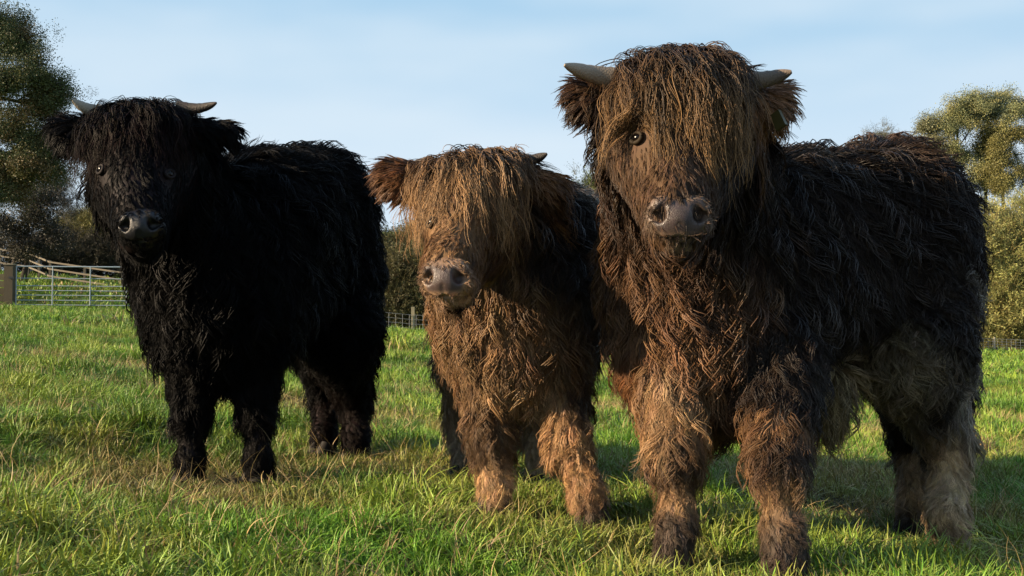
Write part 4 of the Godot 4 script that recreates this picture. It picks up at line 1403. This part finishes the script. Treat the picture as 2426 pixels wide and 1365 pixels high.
func wood_tree(r: RandomNumberGenerator, px: float, d: float, spots: Array, twigs: int, sprays: int, leaves: Array, tones: Array, label: String) -> void:
	var x := (px - 1213.0) / 2724.0 * d
	var foot := on_ground(x, -d)
	var lobes := []
	var top := 0.0
	for s in spots:
		var c := Vector3((s[0] - 1213.0) / 2724.0 * d - x, 0.53 + (790.0 - s[1]) / 2724.0 * d - foot.y, r.randfn(0, 0.9))
		lobes.append([c, s[2] * 0.6])
		for e in 2:
			lobes.append([c + Vector3(r.randfn(0, 1.0), r.randfn(-0.4, 0.9), r.randfn(0, 1.0)), s[2] * r.randf_range(0.45, 0.75)])
		top = maxf(top, c.y)
	tree("wood_tree", label, foot, r, [Vector3(0, -0.3, 0), Vector3(r.randfn(0, 0.2), top * 0.35, 0), Vector3(r.randfn(0, 0.3), top * 0.6, 0), Vector3(r.randfn(0, 0.3), top * 0.93, 0)], 0.34, lobes, int(twigs * 0.8), int(sprays * 0.5), 0.66, leaves, tones, Color(0.05, 0.045, 0.035), "tall trees of the wood at right")


# ------------------------------------------------------------------ fences
func bar(called: String, parent: Node, a: Vector3, b: Vector3, w: float, h: float, col: Color, mat: Material) -> void:
	var buf := Buf.new()
	buf.box(a, b, w, h, col)
	part(called, buf.mesh(), mat, parent)


func pipe(called: String, parent: Node, a: Vector3, b: Vector3, rad: float, col: Color) -> void:
	var buf := Buf.new()
	buf.tube(PackedVector3Array([a, b]), PackedFloat32Array([rad, rad]), 10, col, col, true)
	part(called, buf.mesh(), mats.steel, parent)


func mesh_wires(parent: Node, a: Vector3, b: Vector3, low: float, high: float, gap: float, rad: float) -> void:
	var buf := Buf.new()
	var col := Color(0.32, 0.33, 0.33)
	var rows := 7
	for k in rows:
		var h := lerpf(low, high, pow(k / (rows - 1.0), 1.2))
		buf.tube(PackedVector3Array([a + Vector3(0, h, 0), b + Vector3(0, h, 0)]), PackedFloat32Array([rad, rad]), 4, col, col)
	var n := int(a.distance_to(b) / gap)
	for k in n:
		var p := a.lerp(b, (k + 0.5) / n)
		buf.tube(PackedVector3Array([p + Vector3(0, low, 0), p + Vector3(0, high, 0)]), PackedFloat32Array([rad, rad]), 4, col, col)
	var o := part("wire_mesh", buf.mesh(), mats.steel, parent)
	o.set_meta("kind", "stuff")


func build_fences() -> void:
	var r := RandomNumberGenerator.new()
	r.seed = 63
	# field gate of tubes
	var a := Vector3(-13.806, 1.328, -32.000)
	var b := Vector3(-10.186, 1.258, -32.000)
	var root := thing("field_gate", "galvanised seven bar field gate behind the black calf", "gate", a)
	var w := b.x - a.x
	var steel := Color(0.26, 0.31, 0.33)
	for y in [0.0, 0.13, 0.27, 0.40, 0.53, 0.74, 1.07]:
		pipe("bar", root, Vector3(0, y, 0), Vector3(w, y - 0.03, 0), 0.020 if y > 1.0 else 0.013, steel)
	for k in [0.0, 0.28, 0.57, 0.85, 1.0]:
		pipe("upright", root, Vector3(w * k, -0.02, 0.022), Vector3(w * k, 1.07 - 0.03 * k, 0.022), 0.016, steel)
	var grey := Color(0.20, 0.17, 0.12)
	var p := on_ground(a.x - 0.18, -32.0)
	var gp := thing("gate_post", "thick weathered wooden post hinging the field gate", "post", p)
	var top := a.y + 1.1 - p.y
	bar("post", gp, Vector3(0, -0.2, 0), Vector3(0, top, 0), 0.24, 0.24, Color(0.085, 0.07, 0.045), mats.wood)
	bar("cap", gp, Vector3(-0.14, top + 0.02, 0), Vector3(0.14, top + 0.02, 0), 0.28, 0.035, grey, mats.wood)
	bar("hinge", gp, Vector3(0.02, top - 0.35, 0.135), Vector3(0.16, top - 0.35, 0.135), 0.02, 0.06, Color(0.03, 0.03, 0.03), mats.steel)
	var bf := thing("board_fence", "low weathered board fence joining the gate post at the left edge", "fence", on_ground(a.x - 0.3, -32.0))
	for k in 5:
		bar("board", bf, Vector3(-0.02, 0.12 + k * 0.2, 0), Vector3(-3.2, 0.16 + k * 0.2, -0.1), 0.03, 0.17, Color(0.085, 0.075, 0.045) * r.randf_range(0.8, 1.2), mats.wood)
	for k in [1.4, 3.0]:
		bar("post", bf, Vector3(-k, -0.2, -0.09), Vector3(-k, 1.12, -0.09), 0.1, 0.1, grey, mats.wood)
	# rail fence dropping down the slope behind the gate
	var line := [Vector3(-32.762, 4.593, -70.000), Vector3(-31.215, 4.387, -70.000), Vector3(-30.259, 4.242, -69.700), Vector3(-29.090, 4.078, -69.000), Vector3(-27.808, 3.728, -67.500), Vector3(-26.555, 3.365, -66.000), Vector3(-24.190, 3.012, -65.000), Vector3(-21.697, 2.644, -64.000), Vector3(-19.425, 2.371, -63.500)]
	rail_fence(line, 1.3, "brown three rail wooden fence bending down the slope behind the gate", Color(0.15, 0.13, 0.10))
	# two rails and wire netting between the black and the small calf
	root = thing("wire_fence", "wooden rail and wire netting fence seen between the black and middle calves", "fence", Vector3(-3.361, 0.301, -39.000))
	var o := root.position
	var wood := Color(0.34, 0.28, 0.17)
	var posts := [Vector3(-6.4, 0.62, 0.6), Vector3(-3.2, 0.3, 0.3), Vector3(0, 0, 0), Vector3(3.2, -0.12, -0.1), Vector3(6.4, -0.25, -0.2)]
	for k in posts.size():
		var h := 1.13
		bar("post", root, posts[k] + Vector3(0, -0.3, 0), posts[k] + Vector3(0, h, 0), 0.11, 0.11, wood, mats.wood)
		if k:
			mesh_wires(root, posts[k - 1] + Vector3(0, 0, 0.07), posts[k] + Vector3(0, 0, 0.07), 0.05, 0.85, 0.22, 0.005)
	# the second fence beyond it
	line = [Vector3(-7.212, 1.227, -50.000), Vector3(-5.801, 1.123, -50.500), Vector3(-5.259, 1.054, -51.000), Vector3(-4.064, 0.797, -52.000), Vector3(-2.586, 0.608, -53.000), Vector3(-1.050, 0.451, -54.000)]
	rail_fence(line, 0.72, "low pale rail fence beyond the netting, behind the middle calf", Color(0.27, 0.22, 0.15))
	# stock fence under the willows
	root = thing("stock_fence", "wire stock fence with pale round posts below the willows at right", "fence", on_ground(31.45, -75.0))
	o = root.position
	var last := Vector3.ZERO
	for k in 9:
		var x := -15.0 + k * 3.0
		var q := on_ground(o.x + x, -75.0) - o
		var buf := Buf.new()
		buf.tube(PackedVector3Array([q + Vector3(0, -0.2, 0), q + Vector3(0, 1.12, 0)]), PackedFloat32Array([0.07, 0.065]), 8, Color(0.42, 0.36, 0.24), Color(0.46, 0.4, 0.28), true)
		part("post", buf.mesh(), mats.wood, root)
		if k:
			mesh_wires(root, last + Vector3(0, 0, 0.08), q + Vector3(0, 0, 0.08), 0.08, 1.0, 0.3, 0.010)
		last = q
	# pale trough glimpsed between the middle and the right calf
	var t := Vector3(3.023, 0.240, -36.000)
	root = thing("water_trough", "pale blue grey metal trough glimpsed between the middle and right calves", "trough", t)
	var pale := Color(0.42, 0.47, 0.53)
	bar("side", root, Vector3(-0.7, 0.28, 0.28), Vector3(0.7, 0.28, 0.28), 0.03, 0.5, pale, mats.tag)
	bar("side", root, Vector3(-0.7, 0.28, -0.28), Vector3(0.7, 0.28, -0.28), 0.03, 0.5, pale, mats.tag)
	for s in [-1.0, 1.0]:
		bar("end", root, Vector3(0.69 * s, 0.28, -0.262), Vector3(0.69 * s, 0.28, 0.262), 0.03, 0.49, pale, mats.tag)
	bar("floor", root, Vector3(-0.67, 0.08, 0), Vector3(0.67, 0.08, 0), 0.53, 0.03, pale, mats.tag)
	for k in [-0.5, 0.0, 0.5]:
		bar("rib", root, Vector3(k, 0.03, 0.30), Vector3(k, 0.54, 0.30), 0.05, 0.015, Color(0.3, 0.33, 0.36), mats.tag)
	# small mole hill on the crest at left
	for q in [[Vector3(-5.871, 0.767, -17.000), 0.16, "brown earth molehill on the grass crest below the gate"], [Vector3(2.244, -0.073, -5.600), 0.10, "heap of dry straw on the grass behind the brown calf's hind legs"]]:
		var c := on_ground(q[0].x, q[0].z)
		var m := SphereMesh.new()
		m.radius = q[1]
		m.height = q[1] * 1.5
		var hay: bool = q[1] < 0.12
		var th := thing("straw_heap" if hay else "molehill", q[2], "straw" if hay else "molehill", c)
		var data := [PackedFloat32Array(), PackedFloat32Array()]
		var blades := [blade_tuft(r, 7, 0.09, 0.004, 0.03, 1.2, 4), blade_tuft(r, 7, 0.08, 0.004, 0.04, 0.6, 4)]
		for k in 150:
			var u: Vector3 = Vector3(r.randfn(0, 0.5), absf(r.randfn(0, 0.25)), r.randfn(0, 0.5)) * float(q[1])
			var y := Vector3(r.randfn(0, 0.9), 0.7, r.randfn(0, 0.9)).normalized()
			var x := y.cross(Vector3(0.2, 0.1, 1)).normalized()
			var g := r.randf_range(0.7, 1.2)
			put(data[k % 2], x, y, x.cross(y), u, Color(0.40 * g, 0.29 * g, 0.14 * g) if hay else Color(0.22 * g, 0.15 * g, 0.07 * g))
		var cone := Buf.new()
		cone.tube(PackedVector3Array([Vector3(0, -0.03, 0), Vector3(0, q[1] * 0.3, 0), Vector3(0, q[1] * 0.5, 0), Vector3(0, q[1] * 0.6, 0)]), PackedFloat32Array([q[1] * 1.3, q[1] * 0.9, q[1] * 0.5, q[1] * 0.12]), 14, Color(0.10, 0.075, 0.045), Color(0.12, 0.09, 0.05))
		part("heap", cone.mesh(), mats.soil, th)
		for k in 2:
			copies("dry_grass", blades[k], mats.grass, data[k], th)


func rail_fence(line: Array, high: float, label: String, col: Color) -> void:
	var root := thing("rail_fence", label, "fence", line[0])
	for k in line.size():
		var p: Vector3 = line[k] - line[0]
		bar("post", root, p + Vector3(0, -0.4, 0), p + Vector3(0, high + 0.06, 0), 0.12, 0.12, col * 0.85, mats.wood)
		if k:
			var q: Vector3 = line[k - 1] - line[0]
			for h in [0.35, 0.66, 0.97]:
				bar("rail", root, q + Vector3(0, high * h, 0.083), p + Vector3(0, high * h, 0.083), 0.045, 0.09, col, mats.wood)
